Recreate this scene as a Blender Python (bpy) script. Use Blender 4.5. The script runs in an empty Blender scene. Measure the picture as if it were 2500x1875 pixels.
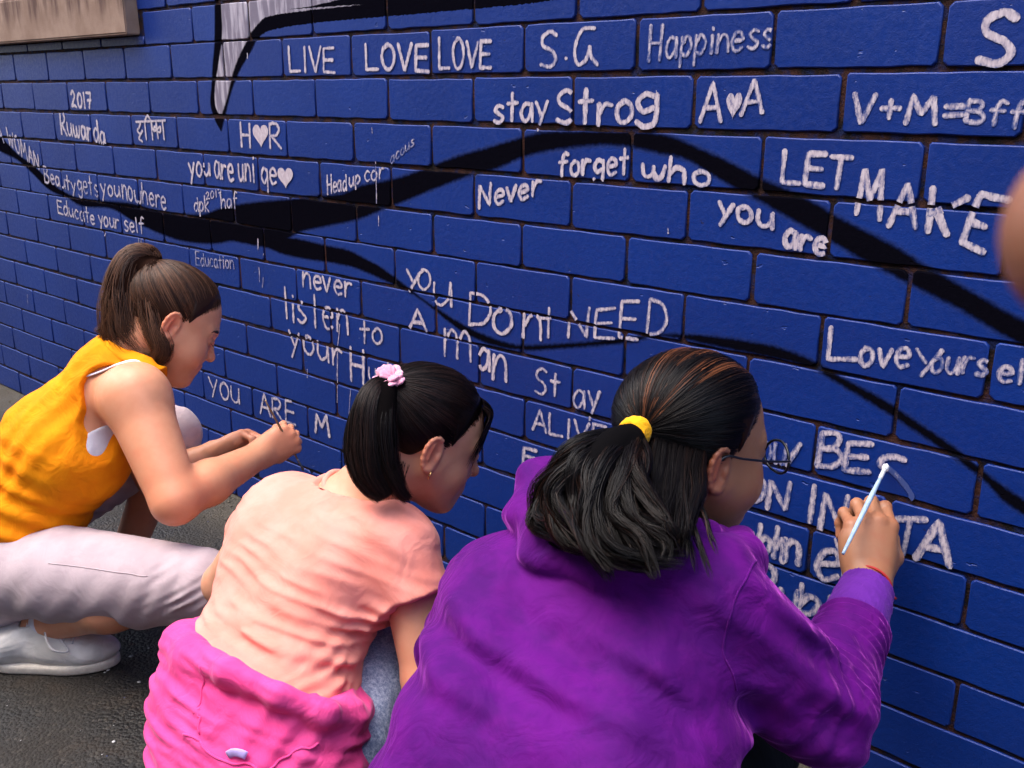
import bpy, bmesh, math, random
import numpy as np
from mathutils import Vector, Matrix

random.seed(7); RNG = np.random.default_rng(7)
sc = bpy.context.scene
COL = sc.collection
R = math.radians

# ------------------------------------------------------------------ camera
CAM = np.array([1.68455, -1.36473, 1.09571]); FPX = 2389.66       # focal length in pixels of a 2500 wide frame
RM = np.array([[0.7420979, 0.6702885, -0.00200905],
               [0.19244844, -0.21593501, -0.95725424],
               [-0.64207033, 0.70998972, -0.28924089]])            # rows: right, down, forward
cam_d = bpy.data.cameras.new("camera"); cam = bpy.data.objects.new("camera", cam_d); COL.objects.link(cam)
cam_d.sensor_width = 4.54; cam_d.lens = 4.54 * FPX / 2500
cam_d.sensor_fit = 'HORIZONTAL'; cam_d.clip_start = 0.02; cam_d.clip_end = 500
cam_d.dof.use_dof = True; cam_d.dof.focus_distance = 1.55; cam_d.dof.aperture_fstop = 2.4
m = Matrix((RM[0], -RM[1], -RM[2])).transposed().to_4x4(); m.translation = Vector(CAM)
cam.matrix_world = m
sc.camera = cam

# ------------------------------------------------------------------ light: soft overcast daylight from above
SUN_EL, SUN_AZ = 66.0, 222.0       # azimuth: direction the light comes from, measured from +Y clockwise
world = bpy.data.worlds.new("World"); sc.world = world; world.use_nodes = True
wn = world.node_tree; bg = wn.nodes["Background"]
sky = wn.nodes.new("ShaderNodeTexSky"); sky.sky_type = 'NISHITA'; sky.sun_disc = False
sky.sun_elevation = R(SUN_EL); sky.sun_rotation = R(SUN_AZ); sky.air_density = 1.0; sky.dust_density = 4.0; sky.ozone_density = 1.0
wn.links.new(sky.outputs[0], bg.inputs[0]); bg.inputs[1].default_value = 0.15
sd = bpy.data.lights.new("sun", 'SUN'); sd.energy = 0.55; sd.angle = R(75); sd.color = (1.0, 0.96, 0.9)
sun = bpy.data.objects.new("sun", sd); COL.objects.link(sun)
_d = Vector((math.sin(R(SUN_AZ)) * math.cos(R(SUN_EL)), math.cos(R(SUN_AZ)) * math.cos(R(SUN_EL)), math.sin(R(SUN_EL))))
sun.rotation_euler = _d.to_track_quat('Z', 'Y').to_euler(); sun.location = (0, -3, 5)
sc.view_settings.view_transform = 'Standard'; sc.view_settings.look = 'None'
sc.view_settings.exposure = 2.0; sc.view_settings.gamma = 1.0
sc.cycles.max_bounces = 6; sc.cycles.use_denoising = True

# ------------------------------------------------------------------ helpers
def P(px, py, t):
    """point at picture position (px, py of 2500x1875) and t metres in front of the camera"""
    return CAM + t * ((px - 1250) / FPX * RM[0] + (py - 937.5) / FPX * RM[1] + RM[2])

def tag(o, label=None, cat=None, group=None, kind=None):
    if label: o["label"] = label
    if cat: o["category"] = cat
    if group: o["group"] = group
    if kind: o["kind"] = kind
    return o

def empty(name, loc):
    o = bpy.data.objects.new(name, None); COL.objects.link(o); o.location = loc
    o.empty_display_size = 0.1
    return o

def obj(name, me, mat=None, parent=None):
    if mat is not None and len(me.materials) == 0: me.materials.append(mat)
    o = bpy.data.objects.new(name, me); COL.objects.link(o)
    if parent is not None:
        o.parent = parent
        o.matrix_parent_inverse = Matrix.Translation(parent.location).inverted()
    return o

def pydata(name, v, f, smooth=True, col=None, colname="tint"):
    me = bpy.data.meshes.new(name)
    v = np.asarray(v, dtype=np.float32); f = np.asarray(f, dtype=np.int32)
    me.vertices.add(len(v)); me.vertices.foreach_set("co", v.ravel())
    k = f.shape[1]
    me.loops.add(f.size); me.loops.foreach_set("vertex_index", f.ravel())
    me.polygons.add(len(f)); me.polygons.foreach_set("loop_start", np.arange(0, f.size, k, dtype=np.int32))
    me.polygons.foreach_set("loop_total", np.full(len(f), k, dtype=np.int32))
    me.update(calc_edges=True); me.validate()
    if smooth: me.polygons.foreach_set("use_smooth", np.ones(len(me.polygons), dtype=bool))
    if col is not None:
        a = me.color_attributes.new(colname, 'FLOAT_COLOR', 'POINT')
        c = np.ones((len(v), 4), dtype=np.float32); c[:, :col.shape[1]] = col
        a.data.foreach_set("color", c.ravel())
    return me

class NT:
    """small node-tree writer"""
    def __init__(s, name):
        s.m = bpy.data.materials.new(name); s.m.use_nodes = True; s.t = s.m.node_tree
        s.b = s.t.nodes["Principled BSDF"]; s.o = s.t.nodes["Material Output"]
    def n(s, typ, _in=None, **kw):
        nd = s.t.nodes.new(typ)
        for k, v in kw.items(): setattr(nd, k, v)
        for k, v in (_in or {}).items(): s.set(nd.inputs[k], v)
        return nd
    def set(s, sock, v):
        if isinstance(v, bpy.types.NodeSocket): s.t.links.new(v, sock)
        elif isinstance(v, (tuple, list)) and len(v) == 3 and sock.type == 'RGBA': sock.default_value = (*v, 1)
        else: sock.default_value = v
    def math(s, op, a, b=0.0, clamp=False):
        nd = s.n("ShaderNodeMath", operation=op); nd.use_clamp = clamp
        s.set(nd.inputs[0], a); s.set(nd.inputs[1], b); return nd.outputs[0]
    def ramp(s, x, lo, hi, a=0.0, b=1.0, smooth=True):
        nd = s.n("ShaderNodeMapRange"); nd.interpolation_type = 'SMOOTHSTEP' if smooth else 'LINEAR'
        for i, v in enumerate((x, lo, hi, a, b)): s.set(nd.inputs[i], v)
        return nd.outputs[0]
    def mix(s, fac, a, b, typ='MIX'):
        nd = s.n("ShaderNodeMix", data_type='RGBA', blend_type=typ)
        s.set(nd.inputs[0], fac); s.set(nd.inputs[6], a); s.set(nd.inputs[7], b); return nd.outputs[2]
    def noise(s, vec, scale, detail=3.0, rough=.55, dist=0.0):
        nd = s.n("ShaderNodeTexNoise", {"Scale": scale, "Detail": detail, "Roughness": rough, "Distortion": dist})
        if vec is not None: s.set(nd.inputs["Vector"], vec)
        return nd.outputs[0]
    def pos(s): return s.n("ShaderNodeNewGeometry").outputs["Position"]
    def obj(s): return s.n("ShaderNodeTexCoord").outputs["Object"]
    def scale(s, vec, sc_):
        nd = s.n("ShaderNodeMapping"); s.set(nd.inputs["Vector"], vec); nd.inputs["Scale"].default_value = sc_; return nd.outputs[0]
    def attr(s, name="tint"): return s.n("ShaderNodeVertexColor", layer_name=name).outputs[0]
    def bump(s, h, strength=.3, dist=.002, normal=None):
        nd = s.n("ShaderNodeBump", {"Strength": strength, "Distance": dist, "Height": h})
        if normal is not None: s.set(nd.inputs["Normal"], normal)
        return nd.outputs[0]
    def p(s, **kw):
        for k, v in kw.items(): s.set(s.b.inputs[k.replace("_", " ")], v)
        return s
# ------------------------------------------------------------------ the wall
COURSE, BL = 0.086, 0.24
ROW_OFF = {0: 0.0, 1: -0.0319, 2: -0.0154, 3: -0.0386, 4: -0.028, 5: -0.0276, 6: -0.0162, 7: 0.0, 8: 0.0106, 9: 0.0259, 10: 0.02, 11: 0.0498, 12: .02, 13: .03}
JZ = [-0.0002, 0.0016, -0.0021, -0.0036, -0.0047, -0.0019, 0.0016, 0.0016, 0.0025, -0.0023, 0.0027, 0.0003, 0.0043]
def joint_z(j): return 1.204 - COURSE * j + (JZ[j] if 0 <= j < len(JZ) else 0)
def row_shift(r): return BL * ((0.5 if r % 2 else 0.0) + ROW_OFF.get(r, 0.012 * math.sin(r * 2.3)))
MORTAR_Y = 0.0045
WORDS = [
  ('LIVE', -0.2134, 1.1327, -0.0538, 1.1295, 0.0531, 0.0527, 7.02, 0.95),
  ('LOVE', 0.0494, 1.1338, 0.2347, 1.1282, 0.0484, 0.0517, 7.56, 0.95),
  ('LOVE', 0.264, 1.1309, 0.3996, 1.1329, 0.0556, 0.043, 7.02, 0.95),
  ('S.G', 0.5163, 1.1317, 0.642, 1.133, 0.0549, 0.0562, 7.02, 0.9),
  ('Happiness', 0.7467, 1.1371, 0.9594, 1.1515, 0.0501, 0.0387, 5.94, 0.7),
  ('S', 1.2419, 1.1239, 1.2864, 1.1241, 0.0659, 0.0644, 10.8, 1),
  ('stay', 0.4057, 1.0352, 0.5363, 1.0421, 0.0502, 0.0519, 7.56, 0.97),
  ('Stro', 0.5535, 1.0368, 0.7191, 1.0397, 0.0572, 0.0562, 9.18, 0.97),
  ('g', 0.7272, 1.0515, 0.7683, 1.0521, 0.0579, 0.0569, 9.18, 0.97),
  ('A', 0.8463, 1.0459, 0.883, 1.0474, 0.0582, 0.0573, 7.02, 0.9),
  ('*', 0.8872, 1.0499, 0.9156, 1.0511, 0.039, 0.0385, 7.56, 0.75),
  ('A', 0.9158, 1.057, 0.9509, 1.0613, 0.0492, 0.046, 6.48, 0.85),
  ('V+M=', 1.0899, 1.0475, 1.2399, 1.0506, 0.0423, 0.0341, 7.56, 0.8),
  ('Bff', 1.2418, 1.0548, 1.3136, 1.0455, 0.0258, 0.0329, 5.94, 0.7),
  ('2017', -1.3099, 1.046, -1.1786, 1.0418, 0.045, 0.0461, 9.18, 0.95),
  ('Ruwanda', -1.4003, 0.9668, -1.1228, 0.9441, 0.064, 0.0559, 9.18, 0.93),
  ('%', -0.9364, 0.9572, -0.7794, 0.9644, 0.0622, 0.0598, 7.02, 0.93),
  ('H', -0.4269, 0.9628, -0.3861, 0.9627, 0.0585, 0.0578, 8.1, 0.95),
  ('*', -0.3782, 0.9599, -0.3111, 0.9624, 0.0539, 0.0529, 7.56, 1),
  ('R', -0.3098, 0.9624, -0.2662, 0.9629, 0.0566, 0.056, 8.1, 0.95),
  ('you', -0.6791, 0.8769, -0.5803, 0.8857, 0.0546, 0.0499, 8.1, 0.95),
  ('are', -0.5592, 0.8828, -0.4734, 0.8782, 0.0619, 0.0606, 7.56, 0.95),
  ('un', -0.4498, 0.8796, -0.4004, 0.8797, 0.0682, 0.0653, 7.02, 0.92),
  ('i', -0.3946, 0.8808, -0.3834, 0.8807, 0.0652, 0.065, 7.02, 0.92),
  ('qe', -0.3541, 0.8813, -0.2935, 0.8783, 0.0587, 0.0616, 7.56, 0.92),
  ('*', -0.2879, 0.8698, -0.2236, 0.872, 0.0502, 0.0492, 7.56, 1),
  ('A', -1.9069, 0.9256, -1.8439, 0.9276, 0.0716, 0.0707, 8.64, 0.85),
  ('WOMAN', -1.8104, 0.919, -1.5932, 0.8447, 0.057, 0.0503, 8.1, 0.85),
  ('Beauty', -1.5643, 0.8122, -1.3551, 0.7942, 0.0504, 0.0409, 7.02, 0.85),
  ('gets', -1.338, 0.7953, -1.2074, 0.7892, 0.0559, 0.052, 6.48, 0.8),
  ('you', -1.1848, 0.7956, -1.0722, 0.7985, 0.0492, 0.0479, 7.02, 0.85),
  ('nowhere', -1.0579, 0.7924, -0.8161, 0.7825, 0.0621, 0.0544, 7.02, 0.8),
  ('Educate', -1.499, 0.7193, -1.2518, 0.7023, 0.0429, 0.046, 6.48, 0.85),
  ('your', -1.2257, 0.7036, -1.0989, 0.705, 0.0483, 0.0445, 6.48, 0.85),
  ('self', -1.07, 0.7003, -0.9529, 0.704, 0.0443, 0.0431, 6.48, 0.85),
  ('Education', -0.69, 0.6429, -0.5071, 0.6542, 0.0366, 0.0327, 4.86, 0.65),
  ('dpk', -0.6721, 0.7892, -0.6015, 0.7926, 0.0372, 0.0386, 4.86, 0.85),
  ('2017', -0.61, 0.8218, -0.5341, 0.8388, 0.0214, 0.0188, 3.5, 0.8),
  ('haf', -0.5425, 0.8057, -0.4661, 0.8135, 0.0358, 0.0371, 4.86, 0.85),
  ('Head', -0.1023, 0.8706, -0.0338, 0.8842, 0.0385, 0.034, 4.86, 0.85),
  ('up', -0.0247, 0.8901, 0.0127, 0.9012, 0.0339, 0.0299, 4.86, 0.85),
  ('cor', 0.028, 0.9056, 0.0923, 0.9163, 0.0349, 0.0324, 4.86, 0.85),
  ('acous', 0.114, 0.9462, 0.1879, 0.9879, 0.0235, 0.0211, 3.5, 0.6),
  ('forget', 0.5635, 0.9487, 0.7116, 0.9573, 0.0359, 0.0433, 7.56, 0.97),
  ('Never', 0.3677, 0.8753, 0.52, 0.9114, 0.0425, 0.0413, 8.1, 0.97),
  ('who', 0.7386, 0.9555, 0.8672, 0.9472, 0.0362, 0.0357, 8.1, 0.97),
  ('you', 0.8859, 0.9046, 0.9811, 0.8902, 0.036, 0.0372, 8.1, 0.95),
  ('are', 1.0017, 0.8671, 1.0676, 0.8624, 0.0384, 0.0362, 8.64, 0.97),
  ('LET', 0.991, 0.961, 1.0947, 0.9578, 0.0445, 0.0425, 8.64, 0.9),
  ('M', 1.109, 0.925, 1.1433, 0.9196, 0.0599, 0.0658, 8.1, 0.88),
  ('A', 1.1559, 0.9115, 1.1927, 0.9124, 0.0634, 0.0634, 9.18, 0.9),
  ('y', 0.1525, 0.7056, 0.1894, 0.6997, 0.0445, 0.0441, 7.56, 0.9),
  ('o', 0.1871, 0.6934, 0.2272, 0.6973, 0.0634, 0.0625, 7.02, 0.9),
  ('u', 0.2336, 0.6681, 0.2866, 0.6722, 0.0768, 0.0788, 7.02, 0.9),
  ('D', 0.3367, 0.6391, 0.3979, 0.6471, 0.0682, 0.0667, 7.56, 0.92),
  ('o', 0.4009, 0.6331, 0.4539, 0.6405, 0.0768, 0.0753, 8.64, 0.97),
  ('n', 0.4797, 0.6349, 0.5257, 0.6417, 0.0748, 0.0735, 7.56, 0.92),
  ('t', 0.5216, 0.6452, 0.5702, 0.652, 0.0577, 0.0566, 6.48, 0.9),
  ('NE', 0.5911, 0.6574, 0.6916, 0.6736, 0.0499, 0.0538, 6.48, 0.85),
  ('E', 0.7047, 0.6745, 0.7415, 0.6781, 0.0653, 0.0661, 7.56, 0.92),
  ('D', 0.7601, 0.6892, 0.7993, 0.6939, 0.0602, 0.0592, 6.48, 0.8),
  ('A', 0.1566, 0.607, 0.2086, 0.6099, 0.0421, 0.045, 8.1, 0.95),
  ('m', 0.2599, 0.5647, 0.3352, 0.5659, 0.0961, 0.1041, 7.56, 0.92),
  ('a', 0.3585, 0.5545, 0.3896, 0.5559, 0.066, 0.0653, 8.64, 0.95),
  ('n', 0.3976, 0.5377, 0.4337, 0.5403, 0.0893, 0.0882, 8.64, 0.95),
  ('St', 0.5098, 0.5314, 0.57, 0.539, 0.0517, 0.0489, 6.48, 0.8),
  ('ay', 0.6024, 0.5262, 0.6645, 0.5334, 0.0566, 0.0599, 5.94, 0.8),
  ('ALIVE', 0.5039, 0.4568, 0.6818, 0.4664, 0.0428, 0.0353, 6.48, 0.8),
  ('Ev', 0.4788, 0.3787, 0.5514, 0.3805, 0.0389, 0.0379, 7.56, 0.85),
  ('never', -0.2154, 0.6497, -0.0361, 0.6448, 0.0523, 0.0536, 7.56, 0.93),
  ('listen', -0.2975, 0.5555, -0.055, 0.5556, 0.0799, 0.0864, 7.56, 0.93),
  ('to', -0.0111, 0.5473, 0.0666, 0.5517, 0.0489, 0.0572, 7.02, 0.9),
  ('your', -0.287, 0.4856, -0.0832, 0.4709, 0.0727, 0.0691, 7.56, 0.93),
  ('H', -0.0535, 0.4443, -0.0037, 0.4451, 0.0871, 0.0859, 8.64, 0.95),
  ('usb', 0.011, 0.4611, 0.1035, 0.4659, 0.0517, 0.0503, 6.48, 0.85),
  ('YOU', -0.6826, 0.2754, -0.5342, 0.2878, 0.06, 0.0434, 7.02, 0.85),
  ('ARE', -0.4385, 0.2786, -0.2871, 0.2836, 0.0542, 0.0588, 7.56, 0.85),
  ('M', -0.2013, 0.2848, -0.1464, 0.2863, 0.0509, 0.0588, 8.64, 0.88),
  ('L', 1.088, 0.7073, 1.133, 0.7133, 0.0508, 0.0497, 7.56, 0.85),
  ('ove', 1.1357, 0.7073, 1.2057, 0.7153, 0.0453, 0.0437, 7.56, 0.85),
  ('Y', 1.2141, 0.7049, 1.2487, 0.7102, 0.0408, 0.0401, 6.48, 0.8),
  ('ours', 1.2374, 0.716, 1.3107, 0.7252, 0.0374, 0.036, 5.94, 0.75),
  ('elf', 1.326, 0.7211, 1.3769, 0.7229, 0.033, 0.0322, 6.48, 0.75),
  ('B', 1.088, 0.5342, 1.1251, 0.5423, 0.054, 0.0546, 9.72, 0.8),
  ('E', 1.1277, 0.538, 1.1644, 0.5456, 0.0466, 0.0458, 10.26, 0.82),
  ('OU', 0.9865, 0.5162, 1.0311, 0.5191, 0.0361, 0.0371, 6.48, 0.6),
  ('/', 1.0361, 0.5222, 1.0548, 0.5271, 0.0387, 0.0383, 8.64, 0.75),
  ('O', 0.9717, 0.4439, 1.0028, 0.4487, 0.0443, 0.0436, 8.64, 0.8),
  ('N', 1.0095, 0.4424, 1.0443, 0.4474, 0.0505, 0.0515, 9.18, 0.82),
  ('I', 1.0787, 0.4367, 1.0907, 0.4404, 0.061, 0.0606, 9.72, 0.85),
  ('N', 1.1004, 0.4312, 1.1387, 0.4381, 0.0622, 0.0628, 10.8, 0.82),
  ('S', 1.146, 0.4301, 1.1821, 0.4384, 0.0595, 0.0584, 9.72, 0.8),
  ('T', 1.2142, 0.4288, 1.2567, 0.4397, 0.061, 0.0596, 9.18, 0.8),
  ('A', 1.2517, 0.4314, 1.2992, 0.4352, 0.0615, 0.0647, 11.88, 0.85),
  ('R', 0.9258, 0.359, 0.9586, 0.364, 0.0481, 0.0493, 9.72, 0.8),
  ('y', 0.961, 0.3573, 0.9873, 0.3622, 0.0475, 0.047, 9.18, 0.8),
  ('b', 0.997, 0.3579, 1.0206, 0.364, 0.054, 0.0534, 10.26, 0.82),
  ('h', 1.0266, 0.3586, 1.0482, 0.3604, 0.0569, 0.0564, 10.8, 0.82),
  ('n', 1.0431, 0.3569, 1.0712, 0.361, 0.0671, 0.0662, 10.8, 0.82),
  ('e', 1.0983, 0.3434, 1.1355, 0.3538, 0.0796, 0.0781, 10.26, 0.82),
  ('l', 1.1381, 0.354, 1.15, 0.3583, 0.0696, 0.0692, 5.94, 0.75),
  ('o', 0.9913, 0.2958, 1.0353, 0.306, 0.0625, 0.0612, 11.88, 0.75),
  ('u', 1.0427, 0.2617, 1.0746, 0.271, 0.0728, 0.0716, 10.26, 0.75),
  ('b', 1.0761, 0.2746, 1.1118, 0.2883, 0.0573, 0.0563, 10.8, 0.75),
  ('l', 1.1195, 0.2729, 1.1397, 0.2827, 0.0529, 0.0523, 10.26, 0.75),
]
SW1_TOP = [[-2.0508, 1.0254], [-1.8706, 0.948], [-1.7545, 0.8935], [-1.639, 0.8606], [-1.5611, 0.8284], [-1.4546, 0.7927], [-1.311, 0.7773], [-1.0005, 0.7851], [-0.8608, 0.7764], [-0.6477, 0.7823], [-0.533, 0.8101], [-0.4121, 0.8301], [-0.2324, 0.8525], [-0.1428, 0.8661], [-0.0526, 0.8757], [0.0147, 0.8975], [0.1138, 0.9161], [0.186, 0.9348], [0.2441, 0.9522], [0.301, 0.9696], [0.4075, 0.9949], [0.4736, 1.0116], [0.5288, 1.0224], [0.5819, 1.0251], [0.7085, 1.0283], [0.7778, 1.0256], [0.8429, 1.0075], [0.8972, 0.9892], [0.9526, 0.9675], [0.992, 0.9548], [1.0435, 0.9368], [1.0783, 0.9201], [1.1348, 0.8989], [1.1839, 0.8786], [1.2131, 0.8631], [1.2424, 0.8509], [1.29, 0.8298], [1.3464, 0.8051]]
SW1_BOT = [[-2.0794, 0.956], [-1.8912, 0.8935], [-1.7627, 0.8706], [-1.6497, 0.8288], [-1.5391, 0.7847], [-1.4243, 0.7694], [-1.3184, 0.7507], [-1.1562, 0.7582], [-1.0127, 0.732], [-0.9206, 0.7169], [-0.8313, 0.7059], [-0.7464, 0.7008], [-0.5872, 0.7102], [-0.4995, 0.7253], [-0.4266, 0.7264], [-0.3733, 0.7298], [-0.2866, 0.7464], [-0.2155, 0.7744], [-0.1088, 0.7982], [-0.0019, 0.8219], [0.0826, 0.8497], [0.1418, 0.8686], [0.2327, 0.8995], [0.3413, 0.9337], [0.4071, 0.9494], [0.4816, 0.9757], [0.5481, 0.9899], [0.6042, 0.9976], [0.6759, 1.0028], [0.7204, 1.0005], [0.7763, 0.9922], [0.813, 0.9886], [0.8691, 0.9654], [0.9116, 0.9473], [0.9498, 0.9325], [0.9955, 0.9133], [1.0343, 0.8973], [1.0772, 0.8804], [1.114, 0.8635], [1.1593, 0.8464], [1.2095, 0.8274], [1.2666, 0.8069], [1.3215, 0.7818], [1.3512, 0.7702]]
SW2_TOP = [[-0.5135, 0.755], [-0.3696, 0.7581], [-0.2299, 0.7597], [-0.1233, 0.7551], [-0.0483, 0.7536], [0.009, 0.7415], [0.0631, 0.7288], [0.1062, 0.7126], [0.1471, 0.6974], [0.1933, 0.6774], [0.2434, 0.661], [0.3155, 0.6394], [0.385, 0.6262], [0.4517, 0.6209], [0.4949, 0.6267], [0.5763, 0.6438], [0.6528, 0.6615], [0.6942, 0.6729], [0.8194, 0.7024], [0.8964, 0.7102], [0.9697, 0.7124], [1.0216, 0.7096], [1.0728, 0.6981], [1.1156, 0.6827], [1.1701, 0.6654], [1.2316, 0.6387], [1.2913, 0.6109], [1.3266, 0.5898], [1.38, 0.5626]]
SW2_BOT = [[-0.5181, 0.7255], [-0.4268, 0.7243], [-0.3551, 0.7236], [-0.287, 0.7149], [-0.1888, 0.7131], [-0.1179, 0.7153], [-0.0398, 0.715], [0.0342, 0.7055], [0.105, 0.692], [0.1465, 0.685], [0.2078, 0.6654], [0.2574, 0.6441], [0.3151, 0.6215], [0.3622, 0.6123], [0.407, 0.6082], [0.4729, 0.6115], [0.5765, 0.6329], [0.6531, 0.6509], [0.7114, 0.6654], [0.8199, 0.694], [0.935, 0.6916], [0.9884, 0.6911], [1.0573, 0.6875], [1.1071, 0.6715], [1.172, 0.6471], [1.2337, 0.6213], [1.2936, 0.5932], [1.3285, 0.5751], [1.352, 0.5545], [1.3831, 0.5401]]
HORN_BL = [[-0.4824, 1.3684], [-0.4942, 1.2965], [-0.5108, 1.2041], [-0.5291, 1.1473], [-0.5413, 1.1009], [-0.5524, 1.0616], [-0.5378, 1.0221], [-0.5145, 0.9948]]
HORN_GL = [[-0.4552, 1.3663], [-0.4666, 1.2949], [-0.4765, 1.2105], [-0.4878, 1.1846], [-0.5048, 1.147], [-0.5249, 1.1009], [-0.5313, 1.0618], [-0.5179, 1.0344], [-0.5033, 1.0188]]
HORN_GR = [[0.1097, 1.2874], [0.108, 1.26], [0.0652, 1.2585], [-0.1272, 1.2635], [-0.2234, 1.261], [-0.2876, 1.2502], [-0.3287, 1.2343], [-0.3576, 1.2175], [-0.3808, 1.1965], [-0.4045, 1.1751], [-0.4379, 1.1384], [-0.4566, 1.1083], [-0.4743, 1.0777], [-0.4946, 1.0504], [-0.5156, 1.0206]]
HORN_BR = [[0.5989, 1.2461], [0.5267, 1.2371], [0.4499, 1.2304], [0.3471, 1.2256], [0.1063, 1.2322], [0.0634, 1.2326], [-0.1306, 1.2296], [-0.2276, 1.225], [-0.2917, 1.2187], [-0.3295, 1.204], [-0.3559, 1.1812], [-0.3787, 1.1635], [-0.4099, 1.1381], [-0.4348, 1.112], [-0.4566, 1.0854], [-0.4806, 1.0466], [-0.5108, 0.9949]]
DRIPS = [(0.0667, 0.9491, 0.0644, 0.8626, 2.5), (0.0687, 0.8366, 0.0684, 0.8154, 2.0), (0.059, 1.0182, 0.0598, 1.0065, 1.5), (-0.3893, 0.7424, -0.3927, 0.7174, 5.0), (-0.364, 0.7204, -0.3716, 0.7053, 3.0), (-0.3938, 0.6717, -0.3947, 0.6486, 3.0), (-1.1901, 0.6818, -1.2035, 0.6706, 4.0), (-0.9906, 0.6886, -0.9951, 0.669, 3.0), (-0.9755, 0.6876, -0.9813, 0.6704, 3.0), (-0.3738, 1.1744, -0.3753, 1.1634, 3.5), (0.7956, 0.8756, 0.7967, 0.8675, 2.5), (-0.0986, 0.5064, -0.1074, 0.4397, 1.6), (-0.0962, 0.5148, -0.1101, 0.3813, 1.6), (-0.0559, 0.4297, -0.0904, 0.2294, 1.6), (-0.0836, 0.5765, -0.0961, 0.5229, 2.2), (0.7626, 1.0913, 0.7639, 1.0849, 2.0), (1.1269, 0.424, 1.1421, 0.3872, 4.5), (1.1421, 0.3872, 1.1468, 0.3571, 4.5), (1.1249, 0.4441, 1.1293, 0.4334, 3.0), (-0.2205, 0.4428, -0.2227, 0.4212, 2.5), (-1.837, 0.4089, -1.8455, 0.372, 2.0), (-0.3938, 0.6719, -0.3964, 0.636, 2.0), (-0.379, 0.6486, -0.3859, 0.6226, 2.0)]
KE_STROKES = [[[[1.2114, 0.9668], [1.2115, 0.9421], [1.2111, 0.9089]], [[1.2576, 0.9574], [1.2423, 0.9477], [1.2221, 0.9367], [1.2104, 0.9331]], [[1.2197, 0.9378], [1.227, 0.9233], [1.2362, 0.9068]]], [[[1.2728, 0.9634], [1.2907, 0.9597], [1.3086, 0.9578]], [[1.2718, 0.9606], [1.265, 0.9353], [1.2575, 0.8984]], [[1.2629, 0.9275], [1.2728, 0.924], [1.283, 0.9216]], [[1.2565, 0.8994], [1.2703, 0.8942], [1.2853, 0.8887]]]]
S_THICK = [[1.2169, 0.5793], [1.2019, 0.5802], [1.1861, 0.573], [1.1842, 0.5628], [1.1923, 0.5585]]
S_THIN = [[1.195, 0.5609], [1.2096, 0.5519], [1.2261, 0.5373], [1.2333, 0.5265], [1.2282, 0.5193], [1.2194, 0.5177]]


def curve_fn(nt, x, pts, xlo, xhi, ylo, yhi):
    nd = nt.n("ShaderNodeFloatCurve"); c = nd.mapping.curves[0]
    pts = sorted((min(max((a - xlo) / (xhi - xlo), 0), 1), (b - ylo) / (yhi - ylo)) for a, b in pts)
    clean = []
    for a, b in pts:
        if not clean or a - clean[-1][0] > 0.0015: clean.append((a, b))
    while len(c.points) < len(clean): c.points.new(0.5, 0.5)
    for q, (a, b) in zip(c.points, clean): q.location = (a, b); q.handle_type = 'AUTO_CLAMPED'
    nd.mapping.extend = 'HORIZONTAL'; nd.mapping.use_clip = False; nd.mapping.update()
    nt.set(nd.inputs["Value"], nt.ramp(x, xlo, xhi, smooth=False))
    return nt.ramp(nd.outputs[0], 0.0, 1.0, ylo, yhi, smooth=False)

def wall_paint(nt, base):
    """the mural's spray-painted shapes: black sweeping bands and the grey horn, fixed to the wall"""
    g = nt.pos(); s = nt.n("ShaderNodeSeparateXYZ"); nt.set(s.inputs[0], g); X, Z = s.outputs[0], s.outputs[2]
    wob = nt.math('MULTIPLY', nt.math('SUBTRACT', nt.noise(g, 130, 2), .5), .006)
    Z = nt.math('ADD', Z, wob)
    def band(top, bot, x0=None, soft=.006):
        t = curve_fn(nt, X, top, -2.6, 1.6, 0, 1.5); b = curve_fn(nt, X, bot, -2.6, 1.6, 0, 1.5)
        mk = nt.math('MULTIPLY', nt.ramp(nt.math('SUBTRACT', t, Z), -soft, soft), nt.ramp(nt.math('SUBTRACT', Z, b), -soft, soft))
        if x0 is not None: mk = nt.math('MULTIPLY', mk, nt.ramp(X, x0, x0 + .02))
        return mk
    m1 = band(SW1_TOP, SW1_BOT); m2 = band(SW2_TOP, SW2_BOT, SW2_TOP[0][0], .005)
    black = nt.math('MAXIMUM', m1, m2)
    def hx(pts): return curve_fn(nt, Z, [(b, a) for a, b in pts], .9, 1.5, -1.2, 1.2)
    xb0, xg0, xg1, xb1 = hx(HORN_BL), hx(HORN_GL), hx(HORN_GR), hx(HORN_BR)
    zend = HORN_BL[-1][1]
    above = nt.ramp(Z, zend - .002, zend + .004)
    hb = nt.math('MULTIPLY', nt.math('MULTIPLY', nt.ramp(nt.math('SUBTRACT', X, xb0), -.004, .004), nt.ramp(nt.math('SUBTRACT', xb1, X), -.006, .006)), above)
    hg = nt.math('MULTIPLY', nt.math('MULTIPLY', nt.ramp(nt.math('SUBTRACT', X, xg0), -.002, .003), nt.ramp(nt.math('SUBTRACT', xg1, X), -.004, .004)), above)
    streak = nt.noise(nt.scale(g, (60, 1, 9)), 1.0, 3)
    grey = nt.mix(nt.ramp(streak, .42, .62), (.20, .18, .235), (.42, .39, .46))
    c = nt.mix(black, base, (.0030, .0028, .0055)); c = nt.mix(hb, c, (.0032, .003, .006)); c = nt.mix(hg, c, grey)
    return c, nt.math('MAXIMUM', black, hb)

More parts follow.
